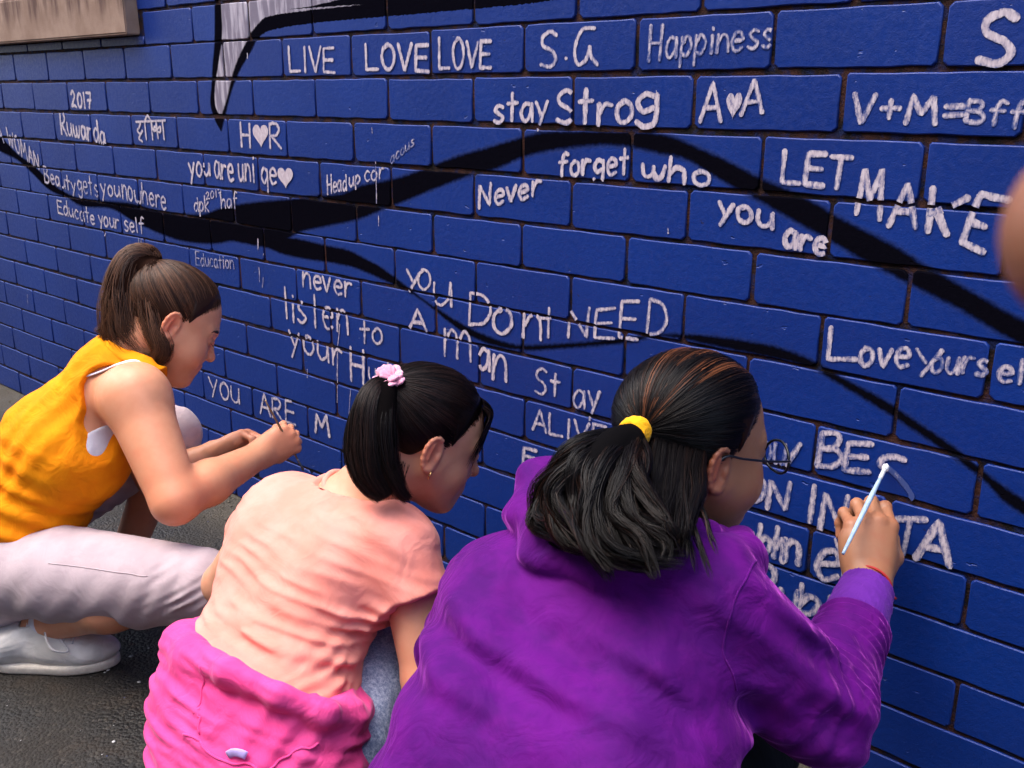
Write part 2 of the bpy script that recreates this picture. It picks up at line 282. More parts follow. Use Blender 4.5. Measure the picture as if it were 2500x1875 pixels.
def mat_brick():
    nt = NT("blue painted brick"); g = nt.pos()
    rnd = nt.n("ShaderNodeObjectInfo").outputs["Random"]
    f = nt.noise(g, 3.1, 4); 
    blue = nt.mix(nt.ramp(f, .3, .7), (.0018, .0215, .163), (.0025, .0285, .205))
    blue = nt.mix(nt.math('MULTIPLY', rnd, .45), blue, (.0030, .021, .165))
    fine = nt.noise(g, 520, 3, .7); mid = nt.noise(g, 95, 3, .6)
    blue = nt.mix(nt.ramp(fine, .62, .8, 0, .35), blue, (.006, .055, .34))
    # chipped spots where the brown brick shows
    ch = nt.ramp(nt.noise(nt.scale(g, (40, 40, 70)), 1.0, 2), .745, .775)
    blue = nt.mix(nt.math('MULTIPLY', ch, .6), blue, (.02, .012, .03))
    c, blk = wall_paint(nt, blue)
    pit = nt.ramp(nt.noise(nt.scale(g, (38, 38, 75)), 1.0, 2), .70, .76)
    h = nt.math('SUBTRACT', nt.math('ADD', nt.math('MULTIPLY', fine, .35), nt.math('MULTIPLY', mid, .55)), nt.math('MULTIPLY', pit, .9))
    nt.p(Base_Color=c, Roughness=nt.math('ADD', nt.ramp(mid, .3, .7, .36, .50), nt.math('MULTIPLY', blk, .4)), Specular_IOR_Level=nt.ramp(blk, 0, 1, .38, .0), Normal=nt.bump(h, .8, .0016))
    return nt.m

def mat_mortar():
    nt = NT("dark painted mortar"); g = nt.pos()
    f = nt.noise(g, 24, 5, .65); 
    c = nt.mix(nt.ramp(f, .36, .62), (.005, .004, .0045), (.055, .020, .014))
    c = nt.mix(nt.ramp(nt.noise(g, 45, 3), .48, .62, 0, .7), c, (.004, .014, .075))
    nt.p(Base_Color=c, Roughness=.8, Specular_IOR_Level=.2, Normal=nt.bump(nt.noise(g, 260, 4, .7), .9, .004))
    return nt.m
M_BRICK, M_MORTAR = mat_brick(), mat_mortar()

def brick_mesh(i):
    rg = random.Random(100 + i)
    L, H, D = .2332 + rg.uniform(-.0012, .0012), .0789 + rg.uniform(-.0008, .0008), .03
    nx, nz = 7, 2
    out = []
    def wob(): return rg.uniform(-.0011, .0009)
    rc = [.0045 * rg.uniform(.6, 1.5) for _ in range(4)]
    hx, hz = L / 2, H / 2
    out += [(-hx + rc[0], -hz)] + [(-hx + L * k / nx, -hz + wob()) for k in range(1, nx)] + [(hx - rc[1], -hz)]
    out += [(hx, -hz + rc[1])] + [(hx + wob(), -hz + H * k / nz) for k in range(1, nz)] + [(hx, hz - rc[2])]
    out += [(hx - rc[2], hz)] + [(hx - L * k / nx, hz + wob()) for k in range(1, nx)] + [(-hx + rc[3], hz)]
    out += [(-hx, hz - rc[3])] + [(-hx + wob(), hz - H * k / nz) for k in range(1, nz)] + [(-hx, -hz + rc[0])]
    out = np.array(out); n = len(out)
    def ring(ins, y):
        q = out.copy(); q[:, 0] -= np.sign(q[:, 0]) * ins * np.minimum(1, abs(q[:, 0]) / (hx * .6)); q[:, 1] -= np.sign(q[:, 1]) * ins * np.minimum(1, abs(q[:, 1]) / (hz * .6))
        return np.column_stack([q[:, 0], np.full(n, y), q[:, 1]])
    V = np.vstack([ring(.0019, 0.0), ring(.0006, .0007), ring(0, .0026), ring(0, D)])
    bm = bmesh.new(); vs = [bm.verts.new(v) for v in V]
    fr = bm.faces.new([vs[k] for k in range(n)]); 
    for r in range(3):
        for k in range(n):
            k2 = (k + 1) % n
            fa = bm.faces.new([vs[r * n + k], vs[(r + 1) * n + k], vs[(r + 1) * n + k2], vs[r * n + k2]]); fa.smooth = r < 2
    fr.smooth = False
    bm.normal_update()
    if fr.normal.y > 0: bmesh.ops.reverse_faces(bm, faces=bm.faces)
    me = bpy.data.meshes.new("brick"); bm.to_mesh(me); bm.free(); me.materials.append(M_BRICK)
    return me
BRICKS = [brick_mesh(i) for i in range(8)]

wall = empty("brick_wall", (0, 0.05, 0))
tag(wall, "tall blue painted brick wall covered with white handwriting and black bands", "wall")
def in_view(X, z, mx=0):
    q = RM @ (np.array([X, 0, z]) - CAM)
    if q[2] <= .1: return False
    x, y = 1250 + FPX * q[0] / q[2], 937.5 + FPX * q[1] / q[2]
    return -mx < x < 2500 + mx and -mx < y < 1875 + mx
SILL_X0, SILL_X1, SILL_Z0, SILL_Z1 = -2.35, -0.868, 1.231, 1.362
far_v, far_f, nb = [], [], 0
brick_boxes = []
for r in range(-12, 14):
    z = (joint_z(r) + joint_z(r + 1)) / 2
    for k in range(-30, 16):
        x0 = row_shift(r) + BL * k; X = x0 + BL / 2
        if z > SILL_Z0 - .01 and X + .115 > SILL_X0 and X - .115 < SILL_X1 - .0:
            if r == -1 and X < SILL_X1 - .02:
                o = bpy.data.objects.new('brick', BRICKS[random.randrange(8)]); COL.objects.link(o); o.parent = wall; o.location = Vector((X, 0, 1.2178)) - wall.location; o.scale.z = .25; nb += 1
                continue
            if X + .115 < SILL_X1 + .03: continue
        vis = any(in_view(X + a, z + b, 10) for a in (-.115, 0, .115) for b in (-.04, .04))
        clipx = max(X - .115, SILL_X1 + .006) if (z > SILL_Z0 - .01 and X - .115 < SILL_X1 and X > SILL_X1 - .2) else None
        me = BRICKS[random.randrange(8)]
        loc = (X + random.uniform(-.0012, .0012), random.uniform(.0003, .0013), z + random.uniform(-.0009, .0009))
        rot = (random.uniform(-.004, .004), random.uniform(-.003, .003), random.uniform(-.0025, .0025))
        if vis and nb < 300:
            o = bpy.data.objects.new("brick", me); COL.objects.link(o); o.parent = wall
            o.location = Vector(loc) - wall.location; o.rotation_euler = rot; nb += 1
            if clipx is not None:
                w = X + .115 - clipx; o.scale.x = w / .23; o.location.x = clipx + w / 2
        else:
            b = len(far_v); n0 = [v.co + Vector(loc) for v in me.vertices]
            far_v += [tuple(c) for c in n0]; far_f += [[i + b for i in p.vertices] for p in me.polygons]
print("bricks", nb)
me = bpy.data.meshes.new("brick"); me.from_pydata(far_v, [], far_f); me.materials.append(M_BRICK); me.polygons.foreach_set("use_smooth", [True] * len(me.polygons))
o = obj("brickwork", me, None, wall); tag(o, "the wall's bricks beyond the written part", kind="stuff")
# mortar bed behind the bricks, its surface a little uneven
nx, nz = 230, 60
gx, gz = np.meshgrid(np.linspace(-7.3, 3.9, nx), np.linspace(-.02, 2.25, nz), indexing='ij')
yy = MORTAR_Y + RNG.normal(0, .0006, gx.shape)
v = np.stack([gx, yy, gz], -1).reshape(-1, 3); idx = np.arange(nx * nz).reshape(nx, nz)
f = np.stack([idx[:-1, :-1], idx[1:, :-1], idx[1:, 1:], idx[:-1, 1:]], -1).reshape(-1, 4)
obj("mortar", pydata("mortar", v, f, False), M_MORTAR, wall)

# ---- the white lettering, brushed on brick faces and broken by the joints
GLY = {
 'L': (.6, "0,1 .02,0 .6,.02"), 'I': (.16, ".08,1 .08,0"), 'V': (.62, "0,1 .3,0 .62,1"), 'E': (.55, ".55,1 .02,.98 0,.02 .58,0|.02,.52 .48,.52"),
 'O': (.62, "~.33,1 .08,.8 .02,.42 .2,.03 .45,.05 .6,.4 .55,.8 .33,1 .2,.95"), 'S': (.6, "~.55,.88 .35,1 .1,.86 .12,.62 .42,.45 .56,.22 .38,.02 .05,.1"),
 '.': (.16, ".08,.22 .1,.2"), 'G': (.75, "~.62,.98 .25,.97 .05,.6 .05,.2 .2,.02 .42,.2 .48,.5|.48,.5 .56,.2 .75,.02"),
 'H': (.6, "0,1 0,0|.55,1 .52,0|0,.5 .55,.5"), 'A': (.62, "0,0 .3,1 .62,0|.12,.35 .52,.35"), 'M': (.8, "0,0 .1,1 .38,.35 .66,1 .8,0"),
 'W': (.85, "0,1 .2,0 .42,.7 .62,0 .85,1"), 'N': (.62, "0,0 .02,1 .55,.05 .6,1"), 'R': (.58, "0,0 .02,1|~.02,1 .35,1.02 .5,.8 .36,.55 .03,.5|.1,.5 .58,0"),
 'B': (.56, "0,0 .02,1|~.02,1 .35,1 .45,.8 .3,.56 .05,.53|~.05,.53 .4,.5 .55,.25 .38,.02 0,0"), 'D': (.6, ".03,1 0,0|~.03,1 .4,.9 .58,.5 .42,.1 0,0"),
 'K': (.62, ".05,1 0,0|.6,.85 .05,.45 .62,0"), 'T': (.62, "0,.96 .62,1|.3,.97 .28,0"), 'Y': (.6, "0,1 .26,.5|.6,1 .2,0"), 'U': (.56, "~.02,1 0,.35 .2,.02 .45,.15 .54,.6|.55,1 .53,0"),
 '+': (.6, ".05,.5 .58,.52|.3,.8 .3,.18"), '=': (.6, ".05,.62 .58,.66|.05,.3 .6,.36"), '/': (.6, ".6,1 0,0"), 
 'a': (.5, "~.44,.55 .2,.62 .02,.3 .18,.0 .4,.2 .45,.58|.46,.6 .5,0"), 'b': (.48, ".02,1 0,0|~.02,.3 .22,.6 .46,.35 .3,.02 .02,.06"), 'c': (.42, "~.42,.52 .2,.62 .01,.3 .18,0 .42,.08"),
 'd': (.5, "~.44,.55 .2,.62 .02,.3 .18,.0 .4,.2|.46,1 .5,0"), 'e': (.46, "~.04,.32 .44,.36 .34,.6 .12,.56 .02,.28 .18,.0 .45,.08"), 'f': (.46, "~.46,.92 .3,1 .2,.8 .16,.3 .16,-.04|0,.58 .42,.6"),
 'g': (.5, "~.44,.55 .2,.64 .02,.4 .16,.14 .4,.25|~.46,.62 .48,.1 .42,-.22 .2,-.3 .02,-.16"), 'h': (.48, ".02,1 0,0|~.02,.3 .2,.6 .42,.5 .46,0"), 'i': (.14, ".07,.6 .07,0|.07,.85 .09,.8"),
 'k': (.45, ".02,1 0,0|.42,.6 .04,.3 .45,0"), 'l': (.16, ".06,1 .1,0"), 'm': (.78, "0,.6 0,0|~.02,.35 .2,.6 .36,.45 .38,0|~.4,.35 .58,.6 .74,.45 .78,0"), 'n': (.48, ".02,.62 0,0|~.02,.32 .2,.6 .42,.5 .47,0"),
 'o': (.48, "~.25,.62 .04,.45 .06,.12 .26,0 .45,.2 .42,.5 .25,.62 .15,.6"), 'p': (.48, ".02,.6 0,-.3|~.02,.35 .25,.62 .46,.35 .28,.04 .04,.1"), 'q': (.48, "~.42,.55 .18,.62 .02,.3 .2,.02 .42,.25|.45,.6 .46,-.32"),
 'r': (.4, ".02,.6 .02,0|~.03,.3 .18,.58 .4,.56"), 's': (.42, "~.4,.55 .2,.62 .06,.46 .22,.32 .4,.18 .24,.0 .02,.07"), 't': (.42, ".2,.95 .2,0|0,.6 .42,.62"), 'u': (.48, "~.02,.6 .02,.2 .18,.0 .4,.2 .44,.55|.45,.6 .48,0"),
 'v': (.46, "0,.6 .22,0 .46,.62"), 'w': (.7, "~.02,.55 .06,.15 .2,.02 .34,.2 .36,.5|~.36,.3 .46,.02 .62,.15 .7,.58"), 'y': (.46, "0,.6 .24,.1|.46,.62 .1,-.35"),
 '0': (.5, "~.26,.9 .04,.6 .08,.1 .3,.02 .46,.35 .42,.75 .26,.9"), '1': (.16, ".08,.95 .08,0"), '2': (.5, "~.05,.75 .25,.95 .42,.7 .2,.3 .02,.04 .3,.1 .5,.0"), '7': (.5, ".02,.9 .48,.92 .22,0|.1,.45 .45,.5"),
 '%': (1.0, "0,.82 1,.86|~.16,.82 .1,.6 .02,.45 .12,.3 .2,.45|~.12,.3 .06,.1 .16,-.02|.3,.84 .31,.05|~.3,.84 .42,1.08 .52,.84|.52,.84 .53,.05|~.53,.84 .56,.5 .66,.45 .7,.84|.7,.84 .71,.1|~.72,.5 .82,.6 .8,.35 .72,.4|~.72,.5 .62,.6 .6,.4|.9,.84 .92,.05"),
}
def smooth_poly(pts, k=6):
    pts = [np.array(q) for q in pts]; q = [2 * pts[0] - pts[1]] + pts + [2 * pts[-1] - pts[-2]]; out = []
    for i in range(1, len(q) - 2):
        for t in np.linspace(0, 1, k, endpoint=False):
            out.append(.5 * ((2 * q[i]) + (-q[i - 1] + q[i + 1]) * t + (2 * q[i - 1] - 5 * q[i] + 4 * q[i + 1] - q[i + 2]) * t * t + (-q[i - 1] + 3 * q[i] - 3 * q[i + 1] + q[i + 2]) * t ** 3))
    return np.array(out + [pts[-1]])
def resample(pts, step):
    pts = np.asarray(pts, float); d = np.r_[0, np.cumsum(np.linalg.norm(np.diff(pts, axis=0), axis=1))]
    if d[-1] < 1e-6: return pts[:1]
    n = max(2, int(d[-1] / step) + 1); s = np.linspace(0, d[-1], n)
    return np.column_stack([np.interp(s, d, pts[:, i]) for i in range(pts.shape[1])])
def on_brick(X, z, mgn=.0029):
    j = (1.204 - z) / COURSE; r = int(math.floor(j))
    for jj in (r, r + 1):
        if abs(z - joint_z(jj)) < mgn: return False
    for rr in (r,):
        u = (X - row_shift(rr)) / BL
        if abs(u - round(u)) * BL < mgn: return False
    return True
class Paint:
    def __init__(s): s.v, s.f, s.c, s.lift = [], [], [], .00045
    def stroke(s, pts, w, op, rg):
        q = resample(pts, .0022); n = len(q)
        if n < 2: q = np.array([q[0], q[0] + [.003, -.001]]); n = 2
        tn = np.gradient(q, axis=0); tn /= np.linalg.norm(tn, axis=1)[:, None] + 1e-9; nn = np.column_stack([-tn[:, 1], tn[:, 0]])
        # rounded, slightly ragged ends
        q = np.vstack([q[0] - tn[0] * w * .35, q, q[-1] + tn[-1] * w * .35]); nn = np.vstack([nn[0], nn, nn[-1]]); n = len(q)
        base = np.array([rg.gauss(0, 1) for _ in range(n // 4 + 3)]); lw = np.interp(np.arange(n) / 4, np.arange(len(base)), base)
        hw = w / 2 * (1 + .09 * lw); e = [rg.gauss(0, .00022) for _ in range(2 * n)]
        hw[0] *= .45; hw[-1] *= .55
        s.lift += .00002; b = len(s.v)
        fade = rg.uniform(.0, .25)
        for i in range(n):
            y = -s.lift - i * 1.5e-6
            l_, r_ = q[i] + nn[i] * (hw[i] + e[2 * i]), q[i] - nn[i] * (hw[i] + e[2 * i + 1])
            s.v += [(l_[0], y, l_[1]), (q[i][0], y - .00003, q[i][1]), (r_[0], y, r_[1])]
            o_ = op * (1 - fade * i / n); s.c += [(o_ * .62, 0, 0), (o_, 0, 0), (o_ * .62, 0, 0)]
        for i in range(n - 1):
            c = (q[i] + q[i + 1]) / 2
            if not on_brick(c[0], c[1]): continue
            a = b + 3 * i
            for k in (0, 1): s.f.append((a + k, a + 3 + k, a + 4 + k, a + k + 1))
    def fill(s, poly, op):
        s.lift += .00004; b = len(s.v); c = np.mean(poly, axis=0); n = len(poly)
        for q in poly: s.v.append((q[0], -s.lift, q[1])); s.c.append((op * .9, 0, 0))
        s.v.append((c[0], -s.lift - .0001, c[1])); s.c.append((op, 0, 0))
        for i in range(n): s.f.append((b + i, b + (i + 1) % n, b + n, b + n))
    def mesh(s, name):
        me = bpy.data.meshes.new(name); me.from_pydata(s.v, [], [tuple(dict.fromkeys(q)) for q in s.f])
        a = me.color_attributes.new("tint", 'FLOAT_COLOR', 'POINT')
        a.data.foreach_set("color", np.column_stack([np.array(s.c), np.ones(len(s.c))]).astype(np.float32).ravel())
        me.polygons.foreach_set("use_smooth", [True] * len(me.polygons)); return me
def mat_white():
    nt = NT("pinkish white brushed paint"); g = nt.pos()
    sep = nt.n("ShaderNodeSeparateColor"); nt.set(sep.inputs[0], nt.attr()); cov = sep.outputs[0]
    st = nt.noise(nt.scale(g, (190, 190, 75)), 1.0, 4, .65); st2 = nt.noise(g, 430, 2, .6)
    h = nt.math('ADD', nt.math('MULTIPLY', st, .75), nt.math('MULTIPLY', st2, .25))
    k = nt.ramp(nt.math('ADD', nt.math('MULTIPLY', cov, .62), h), .70, 1.02)
    c = nt.mix(k, (.045, .075, .24), nt.mix(nt.ramp(st, .35, .7), (.47, .395, .45), (.62, .55, .605)))
    nt.p(Base_Color=c, Roughness=.38, Specular_IOR_Level=.4, Normal=nt.bump(h, .2, .0006)); return nt.m
M_WHITE = mat_white()
prng = random.Random(3)
def place_word(pt, text, X0, z0, X1, z1, h0, h1, wmm, op):
    gl = [GLY.get(c, (.6, None)) for c in text]; gap = .17
    tot = sum(a[0] for a in gl) + gap * (len(gl) - 1); cur = 0.0; w = wmm * .001
    A, B = np.array([X0, z0]), np.array([X1, z1]); ax = B - A
    for ch, (gw, d) in zip(text, gl):
        jx, jz, js = prng.uniform(-.03, .03), prng.uniform(-.035, .035), prng.uniform(.93, 1.07)
        def M(u, v):
            s_ = (cur + u + jx) / tot; h = (h0 + (h1 - h0) * s_) * js
            sl = prng.gauss(0, .006)
            return A + ax * s_ + np.array([.04 * v * h, v * h + jz * h + sl * h])
        if ch == '*':
            t = np.linspace(0, 2 * math.pi, 40, endpoint=False)
            hx_ = 16 * np.sin(t) ** 3; hy_ = 13 * np.cos(t) - 5 * np.cos(2 * t) - 2 * np.cos(3 * t) - np.cos(4 * t)
            pt.fill([M(.3 + a / 34 * .6, .58 + b / 30) for a, b in zip(hx_, hy_)], op); cur += gw + gap; continue
        for part in d.split("|"):
            sm = part[0] == "~"; q = [tuple(map(float, a.split(","))) for a in part.lstrip("~").split(" ")]
            if sm: q = smooth_poly(q)
            pt.stroke([M(*a) for a in q], w * prng.uniform(.9, 1.12), op, prng)
        cur += gw + gap
for wd in WORDS:
    pt = Paint(); place_word(pt, *wd)
    nm = "painted_heart" if wd[0] == "*" else "painted_word" if len(wd[0]) > 1 else "painted_letter"
    if pt.f: obj(nm, pt.mesh(nm), M_WHITE, wall)
pt = Paint(); pt.stroke(smooth_poly(S_THICK), .0115, .85, prng); pt.stroke(smooth_poly(S_THIN), .008, .34, prng)
obj("painted_letter", pt.mesh("painted_letter"), M_WHITE, wall)["label"] = "half-finished white letter S under the brush tip"
for letter in KE_STROKES:
    pt = Paint()
    for st in letter: pt.stroke(st, .0098, .9, prng)
    obj("painted_letter", pt.mesh("painted_letter"), M_WHITE, wall)
for a, b, c, d, w in DRIPS:
    pt = Paint(); pt.stroke([(a, b), ((a + c) / 2 + .0006, (b + d) / 2), (c, d)], w * .001, .85, prng)
    if pt.f: obj("paint_drip", pt.mesh("paint_drip"), M_WHITE, wall)

# ---- concrete window sill
def mat_concrete():
    nt = NT("weathered concrete"); g = nt.pos()
    f = nt.noise(g, 9, 5, .6); s = nt.noise(nt.scale(g, (26, 26, 3.2)), 1.0, 4, .6); fine = nt.noise(g, 300, 3, .7)
    sx = nt.n("ShaderNodeSeparateXYZ"); nt.set(sx.inputs[0], g)
    top = nt.ramp(nt.math('ADD', sx.outputs[2], nt.math('MULTIPLY', nt.math('SUBTRACT', s, .5), .12)), 1.27, 1.34)
    c = nt.mix(nt.ramp(f, .3, .7), (.25, .165, .125), (.36, .255, .20))
    c = nt.mix(nt.math('MULTIPLY', nt.math('MULTIPLY', top, nt.ramp(s, .4, .62)), .75), c, (.07, .035, .035))
    nt.p(Base_Color=c, Roughness=.9, Specular_IOR_Level=.2, Normal=nt.bump(fine, .6, .002)); return nt.m
M_CONC = mat_concrete()
bm = bmesh.new()
prof = [(.03, SILL_Z0 + .002), (-.030, SILL_Z0), (-.034, SILL_Z0 + .004), (-.034, SILL_Z1 - .010), (-.026, SILL_Z1), (.06, SILL_Z1 + .035), (.16, SILL_Z1 + .04), (.16, SILL_Z0 + .002)]
ra = [bm.verts.new((SILL_X0, y, z)) for y, z in prof]; rb = [bm.verts.new((SILL_X1, y, z)) for y, z in prof]
for i in range(len(prof)):
    j = (i + 1) % len(prof); bm.faces.new([ra[i], ra[j], rb[j], rb[i]])
bm.faces.new(rb); bm.faces.new(ra[::-1]); bmesh.ops.recalc_face_normals(bm, faces=bm.faces)
bmesh.ops.bevel(bm, geom=[e for e in bm.edges], offset=.003, segments=2, affect='EDGES')
me = bpy.data.meshes.new("window_sill"); bm.to_mesh(me); bm.free()
obj("window_sill", me, M_CONC, wall)["label"] = "stained concrete window sill set into the blue wall"
nt = NT("dark window glass"); nt.p(Base_Color=(.02, .025, .03), Roughness=.08, Specular_IOR_Level=.6); M_WGLASS = nt.m
def box(x0, x1, y0, y1, z0, z1):
    v = [(x, y, z) for x in (x0, x1) for y in (y0, y1) for z in (z0, z1)]
    return v, [(0, 1, 3, 2), (4, 6, 7, 5), (0, 4, 5, 1), (2, 3, 7, 6), (0, 2, 6, 4), (1, 5, 7, 3)]
obj("window_pane", pydata("window_pane", *box(SILL_X0, SILL_X1 - .01, .115, .125, SILL_Z1 + .03, 2.2), False), M_WGLASS, wall)

# ------------------------------------------------------------------ added unseen facade behind the camera: blocks low sky, bounces fill light
nt = NT("tan brick facade"); g = nt.pos(); bk = nt.n("ShaderNodeTexBrick", {"Scale": 4.0, "Color1": (.34, .27, .22, 1), "Color2": (.29, .22, .18, 1), "Mortar": (.30, .28, .26, 1)}); nt.set(bk.inputs["Vector"], nt.scale(g, (1, 1, 1)))
nt.p(Base_Color=bk.outputs[0], Roughness=.9)
def across():
    root = empty("added_building", (0, -3.4, 0)); tag(root, "unseen tan brick facade added opposite the blue wall to shape the light", "added_building")
    V, F = [], []
    xs = [-9, -5.5, -4.0, -1.2, .3, 3.1, 4.6, 8]; zs = [0, 1.1, 2.6, 4.2]
    for i in range(len(xs) - 1):
        for j in range(len(zs) - 1):
            if i % 2 == 1 and j == 1: continue
            v, f = box(xs[i], xs[i + 1], -3.7, -3.4, zs[j], zs[j + 1]); b0 = len(V); V += v; F += [tuple(k + b0 for k in q) for q in f]
    obj("wall", pydata("wall", V, F, False), nt.m, root)
    for i in (1, 3, 5):
        obj("window", pydata("window", *box(xs[i], xs[i + 1], -3.58, -3.55, zs[1], zs[2]), False), M_WGLASS, root)
        obj("sill", pydata("sill", *box(xs[i] - .05, xs[i + 1] + .05, -3.45, -3.33, zs[1] - .08, zs[1] + .003), False), M_CONC, root)
across()

# ------------------------------------------------------------------ the ground
def mat_ground():
    nt = NT("damp dark asphalt"); g = nt.pos()
    f = nt.noise(g, 4.5, 5, .6); gr = nt.noise(g, 210, 3, .75); 
    vo = nt.n("ShaderNodeTexVoronoi", {"Scale": 150.0}); nt.set(vo.inputs["Vector"], g)
    c = nt.mix(nt.ramp(f, .35, .68), (.0055, .0048, .004), (.016, .0125, .009))
    c = nt.mix(nt.ramp(nt.noise(g, 11, 3), .5, .75, 0, .6), c, (.024, .0145, .007))
    st = nt.n("ShaderNodeSeparateColor"); nt.set(st.inputs[0], vo.outputs["Color"])
    c = nt.mix(nt.math('MULTIPLY', nt.ramp(st.outputs[0], .80, .95), .55), c, (.045, .038, .03))
    c = nt.mix(nt.math('MULTIPLY', nt.ramp(st.outputs[1], .90, .97), .4), c, (.008, .008, .008))
    sx = nt.n("ShaderNodeSeparateXYZ"); nt.set(sx.inputs[0], g)
    near = nt.ramp(nt.math('ADD', sx.outputs[1], nt.math('MULTIPLY', f, .12)), -.16, .02)
    c = nt.mix(nt.math('MULTIPLY', near, .7), c, (.075, .064, .046))
    h = nt.math('ADD', nt.math('MULTIPLY', vo.outputs["Distance"], -1.2), gr)
    nt.p(Base_Color=c, Roughness=nt.ramp(f, .3, .7, .42, .8), Specular_IOR_Level=.4, Normal=nt.bump(h, .85, .004)); return nt.m
M_GROUND = mat_ground()
nx = 60; gx, gy = np.meshgrid(np.r_[-60, np.linspace(-4, 4, nx - 2), 60], np.r_[-60, np.linspace(-4, .03, nx - 1)], indexing='ij')
v = np.stack([gx, gy, np.where((abs(gx) < 5) & (gy > -5), RNG.normal(0, .0012, gx.shape), 0)], -1).reshape(-1, 3); idx = np.arange(nx * nx).reshape(nx, nx)
f = np.stack([idx[:-1, :-1], idx[1:, :-1], idx[1:, 1:], idx[:-1, 1:]], -1).reshape(-1, 4)
tag(obj("ground", pydata("ground", v, f), M_GROUND), kind="structure", label="damp dark asphalt ground")
# loose grit and dried paint flecks
def grit(name, n, xs, ys, smin, smax, mat, label, flat=1.0):
    V, F = [], []
    oct_ = np.array([(1, 0, 0), (0, 1, 0), (-1, 0, 0), (0, -1, 0), (0, 0, 1), (0, 0, -.6)], float); of = [(0, 1, 4), (1, 2, 4), (2, 3, 4), (3, 0, 4), (1, 0, 5), (2, 1, 5), (3, 2, 5), (0, 3, 5)]
    for i in range(n):
        s = smin * (smax / smin) ** (random.random() ** 2); c = np.array([xs(), ys(), s * flat * .35])
        a = random.uniform(0, 6.28); rz = np.array([[math.cos(a), -math.sin(a), 0], [math.sin(a), math.cos(a), 0], [0, 0, 1]])
        q = (oct_ * [s * random.uniform(.7, 1.4), s * random.uniform(.6, 1.1), s * flat * random.uniform(.5, 1)] * RNG.uniform(.75, 1.2, (6, 1))) @ rz.T + c
        b = len(V); V += q.tolist(); F += [tuple(k + b for k in t) for t in of]
    o = obj(name, pydata(name, V, F, False), mat); tag(o, label, name.split("_")[-1], kind="stuff"); return o
def flat_mat(name, c, rough=.7, var=None):
    nt = NT(name); nt.p(Base_Color=nt.mix(nt.noise(nt.pos(), 60, 2), c, var or c), Roughness=rough); return nt.m
grit("loose_grit", 2200, lambda: random.uniform(-2.4, 1.4), lambda: -abs(random.gauss(0, .07)) - .004, .0008, .0045, flat_mat("grit", (.07, .055, .04), .9, (.17, .145, .11)), "loose pale grit and dirt along the foot of the wall")
grit("white_flecks", 700, lambda: random.uniform(-1.2, 1.2), lambda: random.uniform(-1.25, -.1), .0008, .0042, flat_mat("white flecks", (.55, .55, .55), .6), "small white flecks of dried paint on the asphalt", .35)
grit("blue_flecks", 160, lambda: random.uniform(-1.2, 1.2), lambda: random.uniform(-1.2, -.05), .0007, .003, flat_mat("blue flecks", (.02, .06, .32), .6), "small blue flecks of dried paint on the asphalt", .35)

# ------------------------------------------------------------------ organic modelling: distance fields turned into one continuous surface
F32 = np.float32
def A3(*v): return np.array(v if len(v) > 1 else v[0], dtype=float)
def unit(v): v = np.asarray(v, float); return v / np.linalg.norm(v)
def I3(dx, dy, dz=0.0): return unit(dx * RM[0] + dy * RM[1] + dz * RM[2])
def smin(a, b, k):
    h = np.maximum(k - np.abs(a - b), 0) / k
    return np.minimum(a, b) - h * h * k * .25
def smax(a, b, k): return -smin(-a, -b, k)
def cone(a, b, ra, rb):
    a = np.asarray(a, F32); ba = np.asarray(b, F32) - a; L = float(ba @ ba) + 1e-12
    def f(p):
        q = p - a; t = np.clip(q @ ba / L, 0, 1)
        q = q - t[:, None] * ba
        return np.sqrt(np.einsum('ij,ij->i', q, q)) - (ra + (rb - ra) * t)
    return f
def ball(c, r): return cone(c, np.asarray(c) + [1e-4, 0, 0], r, r)
def ell(c, r, M=None):
    c = np.asarray(c, F32); r = np.asarray(r, F32); M = None if M is None else np.asarray(M, F32)
    def f(p):
        q = p - c
        if M is not None: q = q @ M.T
        k0 = np.sqrt(((q / r) ** 2).sum(1)); k1 = np.sqrt(((q / (r * r)) ** 2).sum(1)) + 1e-9
        return k0 * (k0 - 1) / k1
    return f
def plane(c, n):
    c = np.asarray(c, F32); n = np.asarray(unit(n), F32)
    return lambda p: (p - c) @ n
class SDF:
    def __init__(s): s.ops = []
    def add(s, f, k=.02): s.ops.append(('+', f, k)); return s
    def sub(s, f, k=.01): s.ops.append(('-', f, k)); return s
    def cut(s, f, k=.004): s.ops.append(('&', f, k)); return s      # keep where f < 0
    def off(s, d): s.ops.append(('o', d, 0)); return s
    def disp(s, f): s.ops.append(('d', f, 0)); return s
    def __call__(s, p):
        d = None
        for op, f, k in s.ops:
            if op == '+':
                v = f(p); d = v if d is None else smin(d, v, k)
            elif op == '-': d = smax(d, -f(p), k)
            elif op == '&': d = smax(d, f(p), k)
            elif op == 'o': d = d - f
            elif op == 'd':
                m_ = np.abs(d) < .022
                if m_.any(): d = d.copy(); d[m_] -= f(p[m_]).astype(d.dtype)
        return d
def _hash(i, j, k):
    n = i * np.uint32(374761393) + j * np.uint32(668265263) + k * np.uint32(1274126177)
    n = (n ^ (n >> np.uint32(13))) * np.uint32(1103515245)
    return ((n ^ (n >> np.uint32(16))) & np.uint32(0xffff)).astype(F32) * F32(1 / 65535.0)
